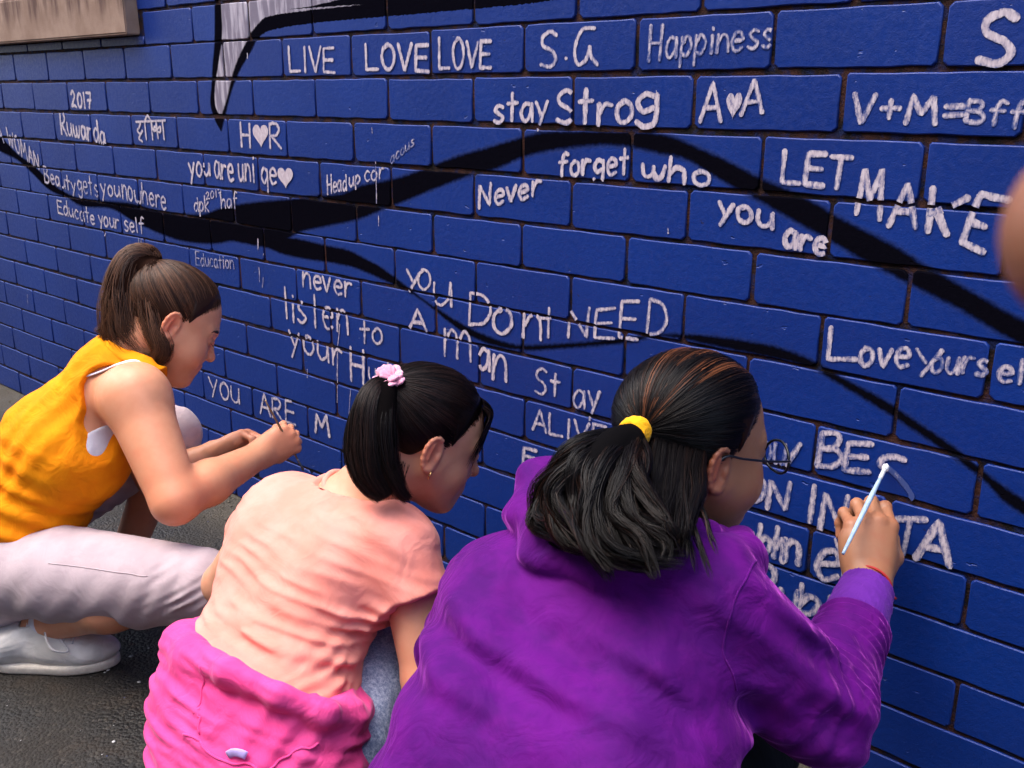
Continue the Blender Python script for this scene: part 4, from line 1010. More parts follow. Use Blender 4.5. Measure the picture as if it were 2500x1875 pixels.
# ------------------------------------------------------------------ girl in orange
def girl_orange():
    base = ground_pt(-20, 1560)
    root = empty("person", base)
    tag(root, "crouching girl in sleeveless orange top and pale grey leggings with brown ponytail", "person", "girls painting the wall")
    fw = unit([.02, 1, 0]); lat = A3(fw[1], -fw[0], 0)
    SR = P(332, 975, 1.86); SL = SR - lat * .242 + fw * .025 + A3(0, 0, -.014)
    neck0 = SR - lat * .130 + A3(0, 0, .030) + fw * .02
    chest, waist, pelv = P(165, 1095, 1.98), P(48, 1255, 2.02), P(-62, 1385, 2.05)
    hd = Head(P(418, 799, 1.905), 1, (0.423, 0.906), -35, 7, 1.0, .004, 1.35)
    skull = hd.W(0, -.035, -.060)
    EL, WRp = P(428, 1222, 1.80), P(632, 1112, 1.985)
    hipR, kneeR, ankR = P(-30, 1390, 1.98), P(492, 1424, 1.80), P(95, 1528, 1.955)
    hipL = pelv - lat * .085; kneeL = P(418, 1062, 2.17); ankL = P(318, 1330, 2.22)
    ELl, WRl = P(385, 1165, 2.10), P(522, 1108, 2.13)
    hR = Hand(WRp, I3(.75, -.42, .45), I3(.35, .30, -1.0), .86, False, [(62, 88, 40), (66, 92, 45), (68, 92, 45), (70, 90, 45)], (2, 0, -2, -4),
              [(.024, .022, -.014), (.042, .050, -.032), (.036, .074, -.046), (.018, .090, -.052)])
    hL = Hand(WRl, I3(.92, -.46, .05), I3(-.35, -.75, .45), .95, True, [(38, 60, 30), (45, 62, 30), (50, 60, 30), (52, 60, 30)], (6, 1, -3, -8),
              [(.026, .020, -.012), (.050, .048, -.020), (.056, .078, -.030), (.050, .104, -.038)])
    def torso():
        f = SDF()
        f.add(cone(SL + lat * .03, SR - lat * .03, .050, .050))
        f.add(cone(chest - lat * .045, chest + lat * .045, .098, .098), .07)
        f.add(cone(neck0 - fw * .035 - A3(0, 0, .035), chest - lat * .02, .050, .090), .06)
        f.add(cone(waist - lat * .045, waist + lat * .045, .100, .100), .08)
        f.add(cone(pelv - lat * .055, pelv + lat * .055, .112, .112), .08)
        return f
    arms = SDF().add(cone(SR, EL, .061, .0445)).add(ball(SR + A3(0, 0, .004), .060), .03).add(cone(EL, EL * .62 + WRp * .38, .0420, .0410), .014).add(cone(EL * .62 + WRp * .38, WRp, .0410, .0275), .02)
    armL = SDF().add(cone(SL, ELl, .055, .042)).add(cone(ELl, WRl, .042, .026), .015)
    calf = ankR * .45 + kneeR * .55 + A3(-.02, -.02, .0)
    legs = SDF().add(cone(kneeR, calf, .050, .050)).add(cone(calf, ankR, .050, .034), .03).add(cone(kneeL, ankL, .05, .035), .02)
    hs, fr, fl = near(hd.sdf(), [hd.O], .14), near(hR.sdf(), hR.pts(), .02), near(hL.sdf(), hL.pts(), .02)
    tor = near(torso(), [SL, SR, chest, waist, pelv], .13)
    nk = cone(skull, neck0, .047, .052)
    def body(p):
        d = smin(hs(p), nk(p), .03); d = smin(d, tor(p), .045); d = smin(d, arms(p), .03); d = smin(d, armL(p), .03)
        d = smin(d, fr(p), .016); d = smin(d, fl(p), .016); return smin(d, legsn(p), .03)
    legsn = near(legs, [kneeR, ankR, kneeL, ankL], .06)
    parts = [(*bounds([hd.O], .145), HEAD_H), (*bounds(hR.pts(), .03), HAND_H), (*bounds(hL.pts(), .03), HAND_H), (*bounds([SR, EL, WRp], .07), .0028 * QF),
             (*bounds([SL, ELl, WRl], .07), .004 * QF), (*bounds([SL, SR, neck0], .09), .003 * QF), (*bounds([kneeR, ankR], .06), .0035 * QF), (*bounds([kneeL, ankL], .06), .005 * QF)]
    sk = mat_skin("fair skin", (.70, .325, .185), (.74, .185, .095), (.50, .13, .11))
    sdf_object("body", body, parts, sk, root, colour=lambda V: skin_tint([hd], V, [(EL, .07, .35), (hR.W((0, .09, 0)), .05, .4), (hL.W((0, .12, 0)), .05, .4), (SR - fw * .03 + A3(0, 0, -.05), .07, .25)]))
    # orange sleeveless top
    top = SDF(); tor2 = torso(); colr = cone(neck0 + A3(0, 0, -.03), neck0 + unit(skull - neck0) * .045, .062, .057)
    hemn = unit(unit(waist - pelv) * -1 + fw * .10)
    axis = unit(chest - pelv)
    fA = folds(I3(-.35, .94), .042, .0075, .25, 2.0, lambda p: .15 + .85 * sstep(-(p - chest) @ axis, -.02, .12), sharp=1.3)
    fB = folds(I3(.75, .66), .055, .005, .4, 5.0)
    def top_f(p):
        d = smin(tor2(p), cone(neck0, neck0 + A3(0, 0, .0), .05, .05)(p), .05)
        d = smin(d - .010, colr(p), .03)
        d = d + .0; m_ = np.abs(d) < .03
        if m_.any(): d = d.copy(); d[m_] -= (fA(p[m_]) + fB(p[m_])).astype(d.dtype)
        d = smax(d, -(ell(SR + lat * .022 + A3(0, 0, -.034) - fw * .062, (.092, .125, .126), np.array([lat, fw, [0, 0, 1]]))(p)), .006)
        d = smax(d, -(ball(SL - lat * .03, .092)(p)), .006)
        d = smax(d, -(cone(P(262, 955, 1.86), P(250, 1022, 1.86), .052, .037)(p)), .006)
        d = smax(d, -(cone(P(236, 1030, 1.86), P(292, 1078, 1.84), .034, .030)(p)), .006)
        d = smax(d, -(cone(skull, neck0 + unit(neck0 - skull) * -.008, .046, .052)(p)), .004)
        d = smax(d, plane(neck0 + unit(skull - neck0) * .040, unit(skull - neck0))(p), .005)
        return smax(d, plane(P(100, 1322, 2.0), -axis + lat * .10)(p), .006)
    oc = mat_cloth("orange cotton", (.95, .315, .004), (.86, .23, .002), 0, weave=1200, bump=.2)
    sdf_object("sleeveless_top", top_f, [(*bounds([SL, SR, pelv, chest, neck0], .16), CLOTH_H)], oc, root, "bright orange sleeveless top with a collar")
    # white camisole under the armhole and its strap
    cami = torso().off(.0012)
    cf = lambda p: smax(cami(p), plane(P(235, 1034, 1.9), A3(0, 0, 1) - fw * .35)(p), .004)
    wm = mat_cloth("white cotton", (.78, .76, .84), None, 0, bump=.1)
    sdf_object("camisole", lambda p: smax(smax(cf(p), plane(chest + lat * .02, -lat)(p), .004), plane(chest - axis * .03, -axis)(p), .004), [(*bounds([chest, SR, waist], .13), .004 * QF)], wm, root, "white camisole showing in the armhole")
    st = snap([P(x, y, t) for x, y, t in ((190, 912, 1.86), (235, 893, 1.86), (285, 882, 1.86), (330, 885, 1.87), (368, 902, 1.89))], body, .0012)
    v, f_ = tube(resample(smooth3(st, 6), .004), .0074, 10, flatten=A3(0, 0, 1)); 
    obj("bra_strap", tube_mesh("bra_strap", (v, f_)), wm, root)
    cb = snap([P(x, y, t) for x, y, t in ((208, 846, 1.95), (250, 838, 1.90), (300, 850, 1.88), (345, 874, 1.88), (378, 902, 1.89), (390, 925, 1.95))], body, .0025)
    obj("collar", tube_mesh("collar", tube(resample(smooth3(cb, 6), .004), .0165, 12, flatten=-RM[2] * .5 + A3(0, 0, .85))), oc, root)
    # leggings
    lm = mat_cloth("pale grey stretch cotton", (.50, .405, .435), (.43, .345, .375), .2, (1, .95, 1), weave=1500, bump=.15, rumple=.16)
    cf2 = SDF().add(cone(kneeR + A3(0, 0, -.012), calf, .056, .056)).cut(plane(kneeR * .62 + ankR * .38, ankR - kneeR), .003)
    leg = SDF().add(cone(hipR, kneeR, .100, .058)).add(cone(hipR * .6 + kneeR * .4, kneeR, .090, .058), .03).add(cf2, .012).add(cone(pelv - lat * .055, pelv + lat * .055, .118, .118), .06)
    ax = unit(kneeR - hipR)
    leg.disp(folds(I3(.5, .86), .018, .0075, .25, 1.0, lambda p: np.exp(-((p - P(445, 1468, 1.76)) ** 2).sum(1) / .05 ** 2), sharp=1.3))
    leg.disp(folds(I3(.85, .5), .055, .0025, .6, 4.0))
    lf = leg
    cfL = SDF().add(cone(kneeL, ankL, .060, .052)).cut(plane(kneeL * .62 + ankL * .38, ankL - kneeL), .003)
    legL = SDF().add(cone(hipL, kneeL, .095, .066)).add(cfL, .012).disp(folds(unit(kneeL - hipL), .025, .004, .5, 3.0))
    sdf_object("leggings", lambda p: smin(lf(p), legL(p), .03), [(*bounds([hipR, kneeR, pelv, hipL], .14), CLOTH_H), (*bounds([kneeL, ankL, hipL], .10), .0045 * QF)], lm, root, "pale lavender grey cropped leggings")
    sq = snap(resample(smooth3([P(x, y, t) for x, y, t in ((130, 1380, 1.83), (195, 1384, 1.80), (346, 1404, 1.74))], 6), .006), lf, .0002)
    obj("seam", tube_mesh("seam", tube(sq, .0010, 6)), lm, root)
    # white trainers
    sm = mat_cloth("worn white canvas", (.66, .64, .62), (.50, .48, .45), 0, weave=700, rough=.6, bump=.2)
    rubber = mat_plain("off white rubber sole", (.58, .53, .46), .6)
    lace = mat_plain("grey lace", (.60, .58, .58), .8)
    heel, toe = ground_pt(-15, 1622), ground_pt(285, 1618)
    def shoe(heel, toe, ank, nm):
        e = empty(nm, heel); e.parent = root; e.matrix_parent_inverse = Matrix.Translation(root.location).inverted()
        d = unit(toe - heel); s_ = np.cross(d, [0, 0, 1]); L = np.linalg.norm(toe - heel); up = A3(0, 0, 1)
        b = heel
        f = SDF().add(cone(b + d * .03 + up * .045, b + d * (L - .045) + up * .034, .034, .030)).add(cone(b + d * .03 + up * .05, ank + up * .005, .036, .038), .03)
        f.add(ell(b + d * (L - .075) + up * .034, (.085, .044, .030), np.array([d, s_, up])), .02).add(cone(b + d * (L * .5) + up * .055, ank + up * .01 + d * .02, .026, .030), .03)
        f.disp(lumps(.03, .002, 3.0))
        f.cut(plane(b + up * .016, -up), .004); f.cut(plane(ank + up * .022, unit(up * .9 - d * .25)), .004); f.sub(cone(ank - up * .0, ank + up * .08, .034, .036), .004)
        u = obj("upper", pydata("upper", *surf(f, *bounds([b, toe, ank], .06), .0035 * QF)), sm, e)
        g = SDF().add(ell(b + d * .045 + up * .012, (.052, .036, .5), np.array([d, s_, up]))).add(ell(b + d * (L - .085) + up * .012, (.092, .048, .5), np.array([d, s_, up])), .05)
        g.cut(plane(b + up * .020, up), .006).cut(plane(b + up * .001, -up), .004)
        obj("sole", pydata("sole", *surf(g, *bounds([b, toe], .06), .004 * QF)), rubber, e)
        tb = []
        for i in range(4):
            c = b + d * (L * (.50 + .07 * i)) + up * (.086 - .010 * i); pts = snap([c + s_ * a for a in (-.024, -.012, 0, .012, .024)], f, .002)
            tb.append(tube(resample(smooth3(pts, 4), .004), .0026, 6))
        lp = b + d * L * .52 + up * .075
        tb.append(tube(smooth3([lp, lp + s_ * .03 + up * .012, lp + s_ * .055 + d * .02 - up * .008, lp + s_ * .045 + d * .045 - up * .02, lp + s_ * .02 + d * .02 - up * .002], 6), .0022, 6))
        obj("laces", tube_mesh("laces", *tb), lace, e)
        return e
    shoe(heel, toe, ankR, "trainer")
    hl = A3(ankL[0], ankL[1], 0) - fw * .085; shoe(hl, hl + fw * .21 - lat * .05, A3(ankL[0], ankL[1], .085), "trainer")
    sock = SDF().add(cone(ankR + A3(0, 0, -.02), ankR + unit(kneeR - ankR) * .028, .040, .039)).disp(folds(unit(kneeR - ankR), .008, .0014, .3))
    sdf_object("sock", sock, [(*bounds([ankR], .08), .003 * QF)], wm, root)
    # hair
    hm = mat_hair("brown hair", (.013, .0052, .0034), (.125, .056, .029), .42, .20)
    hair = empty("hair", hd.O); hair.parent = root; hair.matrix_parent_inverse = Matrix.Translation(root.location).inverted()
    hair_cap(hd, hm, hair)
    tl = hd.loc(P(386, 660, 1.965)); 
    tint = lambda pth, rd: np.stack([np.clip(rd ** 1.6 * .8 + .25 * vnoise(pth[:, 3] * 60), 0, 1), 0 * rd, 0 * rd], 1)
    hair_object("scalp_hair", [cap_paths(hd, 9500, tl, 12, .0056, .0018, seed=11)], hm, hair, .00045, tint)
    T0 = P(386, 660, 1.965)
    g1 = [T0, P(364, 622, 1.955), P(318, 640, 1.94), P(298, 735, 1.93), P(306, 815, 1.925), P(345, 868, 1.92)]
    g2 = [T0, P(345, 645, 1.94), P(305, 690, 1.925), P(285, 760, 1.92), P(262, 805, 1.92), P(238, 818, 1.92)]
    g3 = [T0, P(372, 655, 1.93), P(362, 720, 1.915), P(378, 800, 1.905), P(398, 855, 1.905), P(372, 884, 1.912), P(345, 870, 1.915)]
    G = [(g1, [.012, .026, .040, .050, .050, .030]), (g2, [.008, .016, .024, .028, .022, .006]), (g3, [.008, .018, .024, .026, .026, .018, .006])]
    tail_core(G, hm, hair)
    sets = [tail_paths(*G[0], 4200, 18, 21, .007, .30, clump=.55), tail_paths(*G[1], 1700, 18, 22, .009, .4, clump=.55), tail_paths(*G[2], 1800, 18, 23, .007, .3, clump=.55)]
    tint3 = lambda pth, rd: np.clip(tint(pth, rd) * 1.25 + [[.10, 0, 0]], 0, 1)
    hair_object("ponytail", sets, hm, hair, .00048, tint3, "brown ponytail curling at its ends")
    c, n_ = T0, unit(hd.w(A3(0, -.6, .8))); a_ = unit(np.cross(n_, [1, 0, 0])); b_ = np.cross(n_, a_)
    ring = [c + .0145 * (math.cos(q) * a_ + math.sin(q) * b_) for q in np.linspace(0, 6.283, 24, endpoint=False)]
    obj("hair_tie", tube_mesh("hair_tie", tube(ring, .0045, 8, True)), mat_plain("black elastic", (.012, .012, .014), .8), hair)
    lash_and_brow(hd, 1, hm, root)
    # brush
    b0, b1 = P(648, 978, 1.955), P(742, 1150, 2.06)
    brush("paintbrush", "thin tan wooden paintbrush in the hand of the girl in orange", b1, b0, .0022, mat_plain("tan varnished wood", (.33, .20, .10), .4), False)
    return root

def brush(name, label, tip, end, r_, hm, loaded):
    e = empty(name, tip); tag(e, label, "paintbrush", "paintbrushes in the girls' hands")
    d = unit(end - tip); L = np.linalg.norm(end - tip)
    h = tip + d * .030
    s = np.linspace(0, 1, 14); pts = [h + (end - h) * q for q in s]
    obj("handle", tube_mesh("handle", tube(pts, r_ * np.interp(s, [0, .25, .5, 1], [.85, 1.25, 1.15, .7]), 10)), hm, e)
    fr = [tip + d * q for q in (.012, .014, .030, .034)]
    obj("ferrule", tube_mesh("ferrule", tube(fr, [r_ * .95, r_ * 1.05, r_ * 1.05, r_ * .9], 10)), mat_plain("white smeared ferrule" if loaded else "aluminium ferrule", (.62, .62, .66) if loaded else (.5, .5, .5), .35, 0 if loaded else .9), e)
    q = np.linspace(0, 1, 8); bp = [tip + d * (.0135 * k) for k in q]
    obj("bristles", tube_mesh("bristles", tube(bp, r_ * np.interp(q, [0, .4, 1], [.25, 1.25, 1.0]) * (1.35 if loaded else 1), 10)), mat_plain("white paint on bristles", (.80, .80, .82), .3) if loaded else mat_plain("bristles", (.10, .07, .05), .6), e)
    return e
def nested(name, loc, parent):
    e = empty(name, loc); e.parent = parent; e.matrix_parent_inverse = Matrix.Translation(parent.location).inverted(); return e
def ring_pts(c, n_, r_, k=24):
    a_ = unit(np.cross(n_, [.3, .9, .1])); b_ = np.cross(n_, a_)
    return [c + r_ * (math.cos(q) * a_ + math.sin(q) * b_) for q in np.linspace(0, 2 * math.pi, k, endpoint=False)]
def simple_shoe(heel, d, mat, parent, sole):
    d = unit(d); up = A3(0, 0, 1); s_ = np.cross(d, up); e = nested("shoe", heel, parent)
    f = SDF().add(cone(heel + d * .03 + up * .04, heel + d * .17 + up * .03, .034, .028)).add(ell(heel + d * .15 + up * .028, (.08, .042, .028), np.array([d, s_, up])), .02).add(cone(heel + d * .035 + up * .05, heel + d * .045 + up * .085, .034, .034), .02)
    f.cut(plane(heel + up * .014, -up), .003)
    obj("upper", pydata("upper", *surf(f, *bounds([heel, heel + d * .22 + up * .08], .06), .006)), mat, e)
    g = SDF().add(ell(heel + d * .04, (.052, .036, .5), np.array([d, s_, up]))).add(ell(heel + d * .14, (.09, .045, .5), np.array([d, s_, up])), .05).cut(plane(heel + up * .018, up), .004).cut(plane(heel + up * .001, -up), .003)
    obj("sole", pydata("sole", *surf(g, *bounds([heel, heel + d * .22], .06), .006)), sole, e)

# ------------------------------------------------------------------ girl in the peach T-shirt
def girl_peach():
    fw = unit([.10, 1, 0]); lat = A3(fw[1], -fw[0], 0)
    SL, SR = P(676, 1250, 1.56), P(985, 1345, 1.43)
    lat = unit((SR - SL) * [1, 1, 0]); fw = A3(-lat[1], lat[0], 0)
    chest, waist, pelv = P(752, 1395, 1.47), P(682, 1560, 1.42), P(632, 1745, 1.38)
    root = empty("person", A3(pelv[0], pelv[1], 0))
    tag(root, "girl in peach T-shirt with black ponytail and a hot pink jacket round her waist", "person", "girls painting the wall")
    hd = Head(P(1056, 1112, 1.435), 1, (0.438, 0.899), -25, 1, .97, -.007, 1.25)
    skull = hd.W(0, -.035, -.060); neck0 = (SL + SR) / 2 + A3(0, 0, .035) + fw * .025
    ELr, WRr = P(1042, 1660, 1.40), P(1130, 1500, 1.66)
    ELl, WRl = P(548, 1425, 1.68), P(660, 1360, 1.86)
    hipR, kneeR = pelv + lat * .075, P(962, 1560, 1.55); ankR = A3(*(kneeR - fw * .16)[:2], .075)
    hipL, kneeL = pelv - lat * .075, P(750, 1410, 1.78); ankL = A3(*(kneeL - fw * .16)[:2], .075)
    hR = Hand(WRr, fw + A3(0, 0, .3), A3(0, -.3, 1), .84, False); hL = Hand(WRl, fw + A3(0, 0, .2), A3(0, -.3, 1), .84, True)
    def torso():
        f = SDF().add(cone(SL + lat * .035, SR - lat * .035, .050, .050))
        f.add(cone(chest - lat * .046, chest + lat * .046, .085, .085), .07)
        f.add(cone(waist - lat * .030, waist + lat * .030, .068, .068), .07)
        f.add(cone(pelv - lat * .05, pelv + lat * .05, .094, .094), .07); return f
    armR = SDF().add(cone(SR, ELr, .041, .034)).add(cone(ELr, WRr, .036, .024), .012)
    armL = SDF().add(cone(SL, ELl, .046, .036)).add(cone(ELl, WRl, .036, .024), .012)
    legs = SDF().add(cone(kneeR, ankR, .048, .034)).add(cone(kneeL, ankL, .048, .034), .02).add(cone(hipR, kneeR, .05, .046), .02).add(cone(hipL, kneeL, .05, .046), .02)
    hs, fr, fl = near(hd.sdf(), [hd.O], .14), near(hR.sdf(), hR.pts(), .02), near(hL.sdf(), hL.pts(), .02)
    tor = near(torso(), [SL, SR, chest, waist, pelv], .12); nk = cone(skull, neck0, .043, .047)
    aR, aL, lg = near(armR, [SR, ELr, WRr], .05), near(armL, [SL, ELl, WRl], .05), near(legs, [hipR, hipL, kneeR, kneeL, ankR, ankL], .08)
    def body(p):
        d = smin(hs(p), nk(p), .03); d = smin(d, tor(p), .04); d = smin(d, aR(p), .025); d = smin(d, aL(p), .025)
        d = smin(d, fr(p), .016); d = smin(d, fl(p), .016); return smin(d, lg(p), .03)
    sk = mat_skin("warm light skin", (.62, .315, .195), (.66, .18, .095), (.46, .12, .11))
    parts = [(*bounds([hd.O], .14), HEAD_H), (*bounds(hR.pts(), .03), .003), (*bounds(hL.pts(), .03), .003), (*bounds([SR, ELr, WRr], .05), .0035 * QF), (*bounds([SL, ELl, WRl], .05), .0035 * QF),
             (*bounds([SL, SR, neck0], .06), .004 * QF), (*bounds([kneeR, kneeL, ankR, ankL], .055), .005 * QF)]
    sdf_object("body", body, parts, sk, root, colour=lambda V: skin_tint([hd], V, [(ELr, .05, .3)]))
    # T-shirt
    ax = unit(neck0 - pelv)
    tee = torso().off(.012)
    slR = SDF().add(cone(SR - lat * .01, SR + (ELr - SR) * .50, .058, .062)).cut(plane(SR + (ELr - SR) * .42, (ELr - SR) + lat * .05), .003)
    slL = SDF().add(cone(SL + lat * .01, SL + (ELl - SL) * .50, .058, .060)).cut(plane(SL + (ELl - SL) * .36, ELl - SL), .003)
    tee.add(slR, .035).add(slL, .035).add(cone(neck0 - ax * .03, neck0 + unit(skull - neck0) * .012, .060, .056), .03)
    lowm = lambda p: .25 + .75 * sstep(-(p - SL * .5 - SR * .5) @ ax, .02, .16)
    tee.disp(folds(I3(-.36, .93), .021, .0048, .30, 3.0, lowm, sharp=1.5)); tee.disp(folds(I3(-.30, .95), .052, .0036, .4, 31.0, lowm, sharp=1.2))
    tee.disp(folds(I3(-.62, .78), .040, .0045, .35, 8.0, lambda p: sstep((p - chest) @ lat, -.06, .10), sharp=1.3))
    tee.disp(lumps(.07, .004, 2.0))
    # gathered cloth where the jacket ties in
    tee.disp(folds(I3(.55, .83), .020, .005, .5, 5.5, lambda p: np.exp(-((p - P(830, 1660, 1.32)) ** 2).sum(1) / .06 ** 2)))
    def teef(p):
        d = tee(p); d = smax(d, -(cone(skull, neck0, .046, .050)(p)), .003)
        d = smax(d, -(armR(p) - .0015), .002); d = smax(d, -(armL(p) - .0015), .002)
        d = smax(d, -np.maximum(-plane(neck0 + unit(skull - neck0) * .004 - fw * .01, unit(skull - neck0) - fw * .25)(p), cone(neck0, skull, .062, .07)(p)), .004)
        return smax(d, plane(pelv + ax * .01, -ax)(p), .004)
    tm = mat_cloth("peach jersey", (.85, .325, .262), (.80, .265, .20), .15, (1, .85, .8), weave=1400, bump=.12, rumple=.22)
    sdf_object("t_shirt", teef, [(*bounds([SL, SR, chest, waist, neck0], .125), .0032 * QF)], tm, root, "peach pink T-shirt creased across the back")
    v, f_ = tube(ring_pts(neck0 + unit(skull - neck0) * .010, unit(skull - neck0) - fw * .25, .053, 40), .0055, 8, True)
    obj("neckband", tube_mesh("neckband", (v, f_)), tm, root)
    # hot pink jacket knotted round the waist
    jk = SDF().add(cone(pelv - lat * .056, pelv + lat * .056, .114, .110)).add(cone(P(640, 1920, 1.345) - lat * .05, P(640, 1920, 1.345) + lat * .05, .112, .108), .05)
    L0, L1 = P(440, 1590, 1.44), P(865, 1742, 1.33)
    jk.cut(plane((L0 + L1) / 2 + ax * .030, unit(np.cross(unit(L1 - L0), RM[2])) * (1 if np.dot(np.cross(unit(L1 - L0), RM[2]), ax) > 0 else -1)), .010)
    rim = [P(500, 1545, 1.46), P(452, 1572, 1.40), P(470, 1602, 1.35), P(560, 1640, 1.285), P(680, 1698, 1.25), P(790, 1742, 1.26), P(858, 1750, 1.31), P(890, 1740, 1.38)]
    jk.disp(folds(I3(-.45, .89), .030, .0075, .22, 1.5, sharp=1.5)); jk.disp(folds(I3(.75, .66), .036, .0045, .25, 6.5, lambda p: sstep((p - pelv) @ lat, -.02, .10), sharp=1.3))
    for i in range(len(rim) - 1): jk.add(cone(rim[i], rim[i + 1], (.026, .030, .024, .017, .013, .014, .017)[i], (.030, .024, .017, .013, .014, .017, .018)[i]), .018)
    jk.disp(folds(I3(-.3, .95), .018, .0025, .3, 17.0))
    jk.disp(lumps(.06, .0025, 9.0)); jk.cut(plane(pelv - ax * .22, -ax), .01)
    jm = mat_cloth("hot pink fleece", (.80, .080, .300), (.74, .055, .235), .3, (1, .5, .8), weave=1100, bump=.2)
    sdf_object("jacket", jk, [(*bounds([pelv, waist, L0, L1, pelv - ax * .1], .16), .0038 * QF)], jm, root, "hot pink jacket knotted round the waist")
    # a seam across the jacket and its little lilac label
    dense = lambda pts, t, lift: snap(resample(smooth3([P(x, y, t) for x, y in pts], 6), .005), jk, lift)
    sm = dense(((395, 1790), (440, 1800), (490, 1830), (540, 1855), (600, 1865), (660, 1860), (720, 1840), (780, 1815)), 1.25, .0004)
    obj("seam", tube_mesh("seam", tube(sm, .0018, 6)), jm, root)
    sm2 = dense(((428, 1620), (434, 1660), (450, 1710), (470, 1760), (480, 1795)), 1.27, .0002)
    obj("seam", tube_mesh("seam", tube(sm2, .0016, 6)), jm, root)
    lb = snap([P(x, y, 1.22) for x, y in ((524, 1845), (545, 1838), (568, 1842), (588, 1856))], jk, .003)
    obj("label", tube_mesh("label", tube(resample(smooth3(lb, 6), .004), .0055, 10, flatten=RM[2])), mat_plain("lilac label", (.50, .38, .78), .6), root)
    # denim shorts
    dn = NT("washed denim"); g = dn.pos(); f1 = dn.noise(g, 170, 4, .75); f2 = dn.noise(dn.scale(g, (500, 500, 160)), 1.0, 3, .7)
    dc = dn.mix(dn.ramp(dn.math('ADD', dn.math('MULTIPLY', f1, .6), dn.math('MULTIPLY', f2, .4)), .38, .66), (.13, .17, .28), (.40, .45, .58))
    dn.p(Base_Color=dc, Roughness=.9, Specular_IOR_Level=.15, Normal=dn.bump(f2, .4, .002)); dm = dn.m
    def shorts(hip, knee, nm_seed):
        d = unit(knee - hip); s = SDF().add(cone(hip, knee, .066, .066)).disp(folds(d, .04, .005, .5, nm_seed)).disp(lumps(.04, .003, nm_seed))
        return s.cut(plane(knee - d * .035, d), .003).sub(cone(hip, knee + d * .05, .050, .054), .002)
    a, b = shorts(P(842, 1830, 1.37), kneeR, 1.0), shorts(hipL, kneeL, 4.0)
    sh = SDF().add(a).add(b, .02).add(cone(pelv - lat * .05, pelv + lat * .045, .082, .082), .04)
    sdf_object("denim_shorts", sh, [(*bounds([hipR, hipL, kneeR, kneeL, pelv], .12), .0042 * QF)], dm, root, "washed blue denim shorts reaching the knees")
    d = unit(kneeR - hipR); 
    out = snap([hipR + (kneeR - hipR) * q + unit(np.cross(d, RM[2])) * .06 * (1 if np.dot(np.cross(d, RM[2]), RM[0]) > 0 else -1) - RM[2] * .06 for q in np.linspace(.25, .86, 8)], a, .001)
    obj("seam", tube_mesh("seam", tube(resample(out, .004), .0016, 6)), dm, root)
    sw = mat_plain("white shoe", (.6, .6, .6), .6)
    simple_shoe(A3(ankR[0], ankR[1], 0) - fw * .05, fw, sw, root, sw); simple_shoe(A3(ankL[0], ankL[1], 0) - fw * .05, fw, sw, root, sw)
    # hair
    hm = mat_hair("black hair with brown strands", (.0028, .0021, .0023), (.022, .010, .008), .38, .12)  # strands vary at random from black to brown
    hair = nested("hair", hd.O, root); hair_cap(hd, hm, hair)
    T0 = P(952, 938, 1.435); tl = hd.loc(T0)
    tint = lambda pth, rd: np.stack([np.clip(rd ** 2 * .8 + .25 * vnoise(pth[:, 3] * 50), 0, 1), 0 * rd, 0 * rd], 1)
    hair_object("scalp_hair", [cap_paths(hd, 8500, tl, 13, .0055, .002, seed=31)], hm, hair, .00045, tint)
    g1 = [T0, P(925, 945, 1.42), P(905, 990, 1.405), P(900, 1070, 1.40), P(908, 1150, 1.395), P(945, 1215, 1.39)]
    g2 = [T0, P(945, 960, 1.415), P(935, 1040, 1.395), P(945, 1130, 1.39), P(975, 1195, 1.39), P(1000, 1222, 1.395)]
    g3 = [T0, P(905, 960, 1.42), P(872, 1030, 1.41), P(862, 1110, 1.40), P(890, 1180, 1.39), P(930, 1222, 1.385)]
    G = [(g1, [.010, .022, .030, .034, .030, .016]), (g2, [.008, .016, .022, .022, .016, .008]), (g3, [.008, .012, .014, .015, .014, .008])]
    tail_core(G, hm, hair)
    hair_object("ponytail", [tail_paths(*G[0], 2800, 16, 41, .002, .12, clump=.3), tail_paths(*G[1], 1300, 16, 42, .002, .2, clump=.3), tail_paths(*G[2], 900, 16, 43, .002, .15, clump=.3)], hm, hair, .00045, tint, "straight black ponytail reaching the collar")
    # fringe falling over the forehead
    rg = np.random.default_rng(8); n = 520; fp = []
    for i in range(n):
        x = rg.uniform(-.055, .066); r0 = A3(x * .75, .048 + .012 * (1 - (x / .07) ** 2), .085 - 2.2 * x * x); 
        y1 = .087 - 7.5 * x * x
        mid = A3(x * 1.02, y1 + .003, .045 + rg.normal(0, .003)); end = A3(x * 1.06 + rg.normal(0, .004), y1 + .002 - 1.0 * x * x, .010 + rg.normal(0, .009) - (.014 if x > .045 else 0))
        fp.append(smooth3([r0, (r0 + mid) / 2 + A3(0, .008, .008), mid, end], 4))
    fp = hd.O + (np.array(fp) * hd.k) @ hd.A; nn = np.broadcast_to(hd.w(A3(0, 1, .3)), fp.shape) + rg.normal(0, .3, (n, 1, 3))
    hair_object("fringe", [(fp, nn, rg.random(n))], hm, hair, .0004, tint)
    # loose strands on the neck
    lp = []
    for i in range(40):
        a = hd.W(.050 + rg.normal(0, .006), -.045 + rg.normal(0, .008), -.040); b = a + hd.w(A3(.004, .010 + rg.normal(0, .006), -.05 - .02 * rg.random())); lp.append(smooth3([a, (a + b) / 2 + hd.w(A3(.008, -.004, 0)), b], 5))
    lp = np.array(lp); hair_object("loose_strands", [(lp, np.broadcast_to(-RM[2], lp.shape) + 0.0, rg.random(len(lp)))], hm, hair, .0003, tint)
    # pink flower scrunchie
    pm = mat_cloth("pink satin", (.80, .42, .52), (.70, .30, .42), .4, weave=300, rough=.5); c = T0 + hd.w(A3(.004, -.004, .006)); sc_ = nested("flower_scrunchie", c, root)
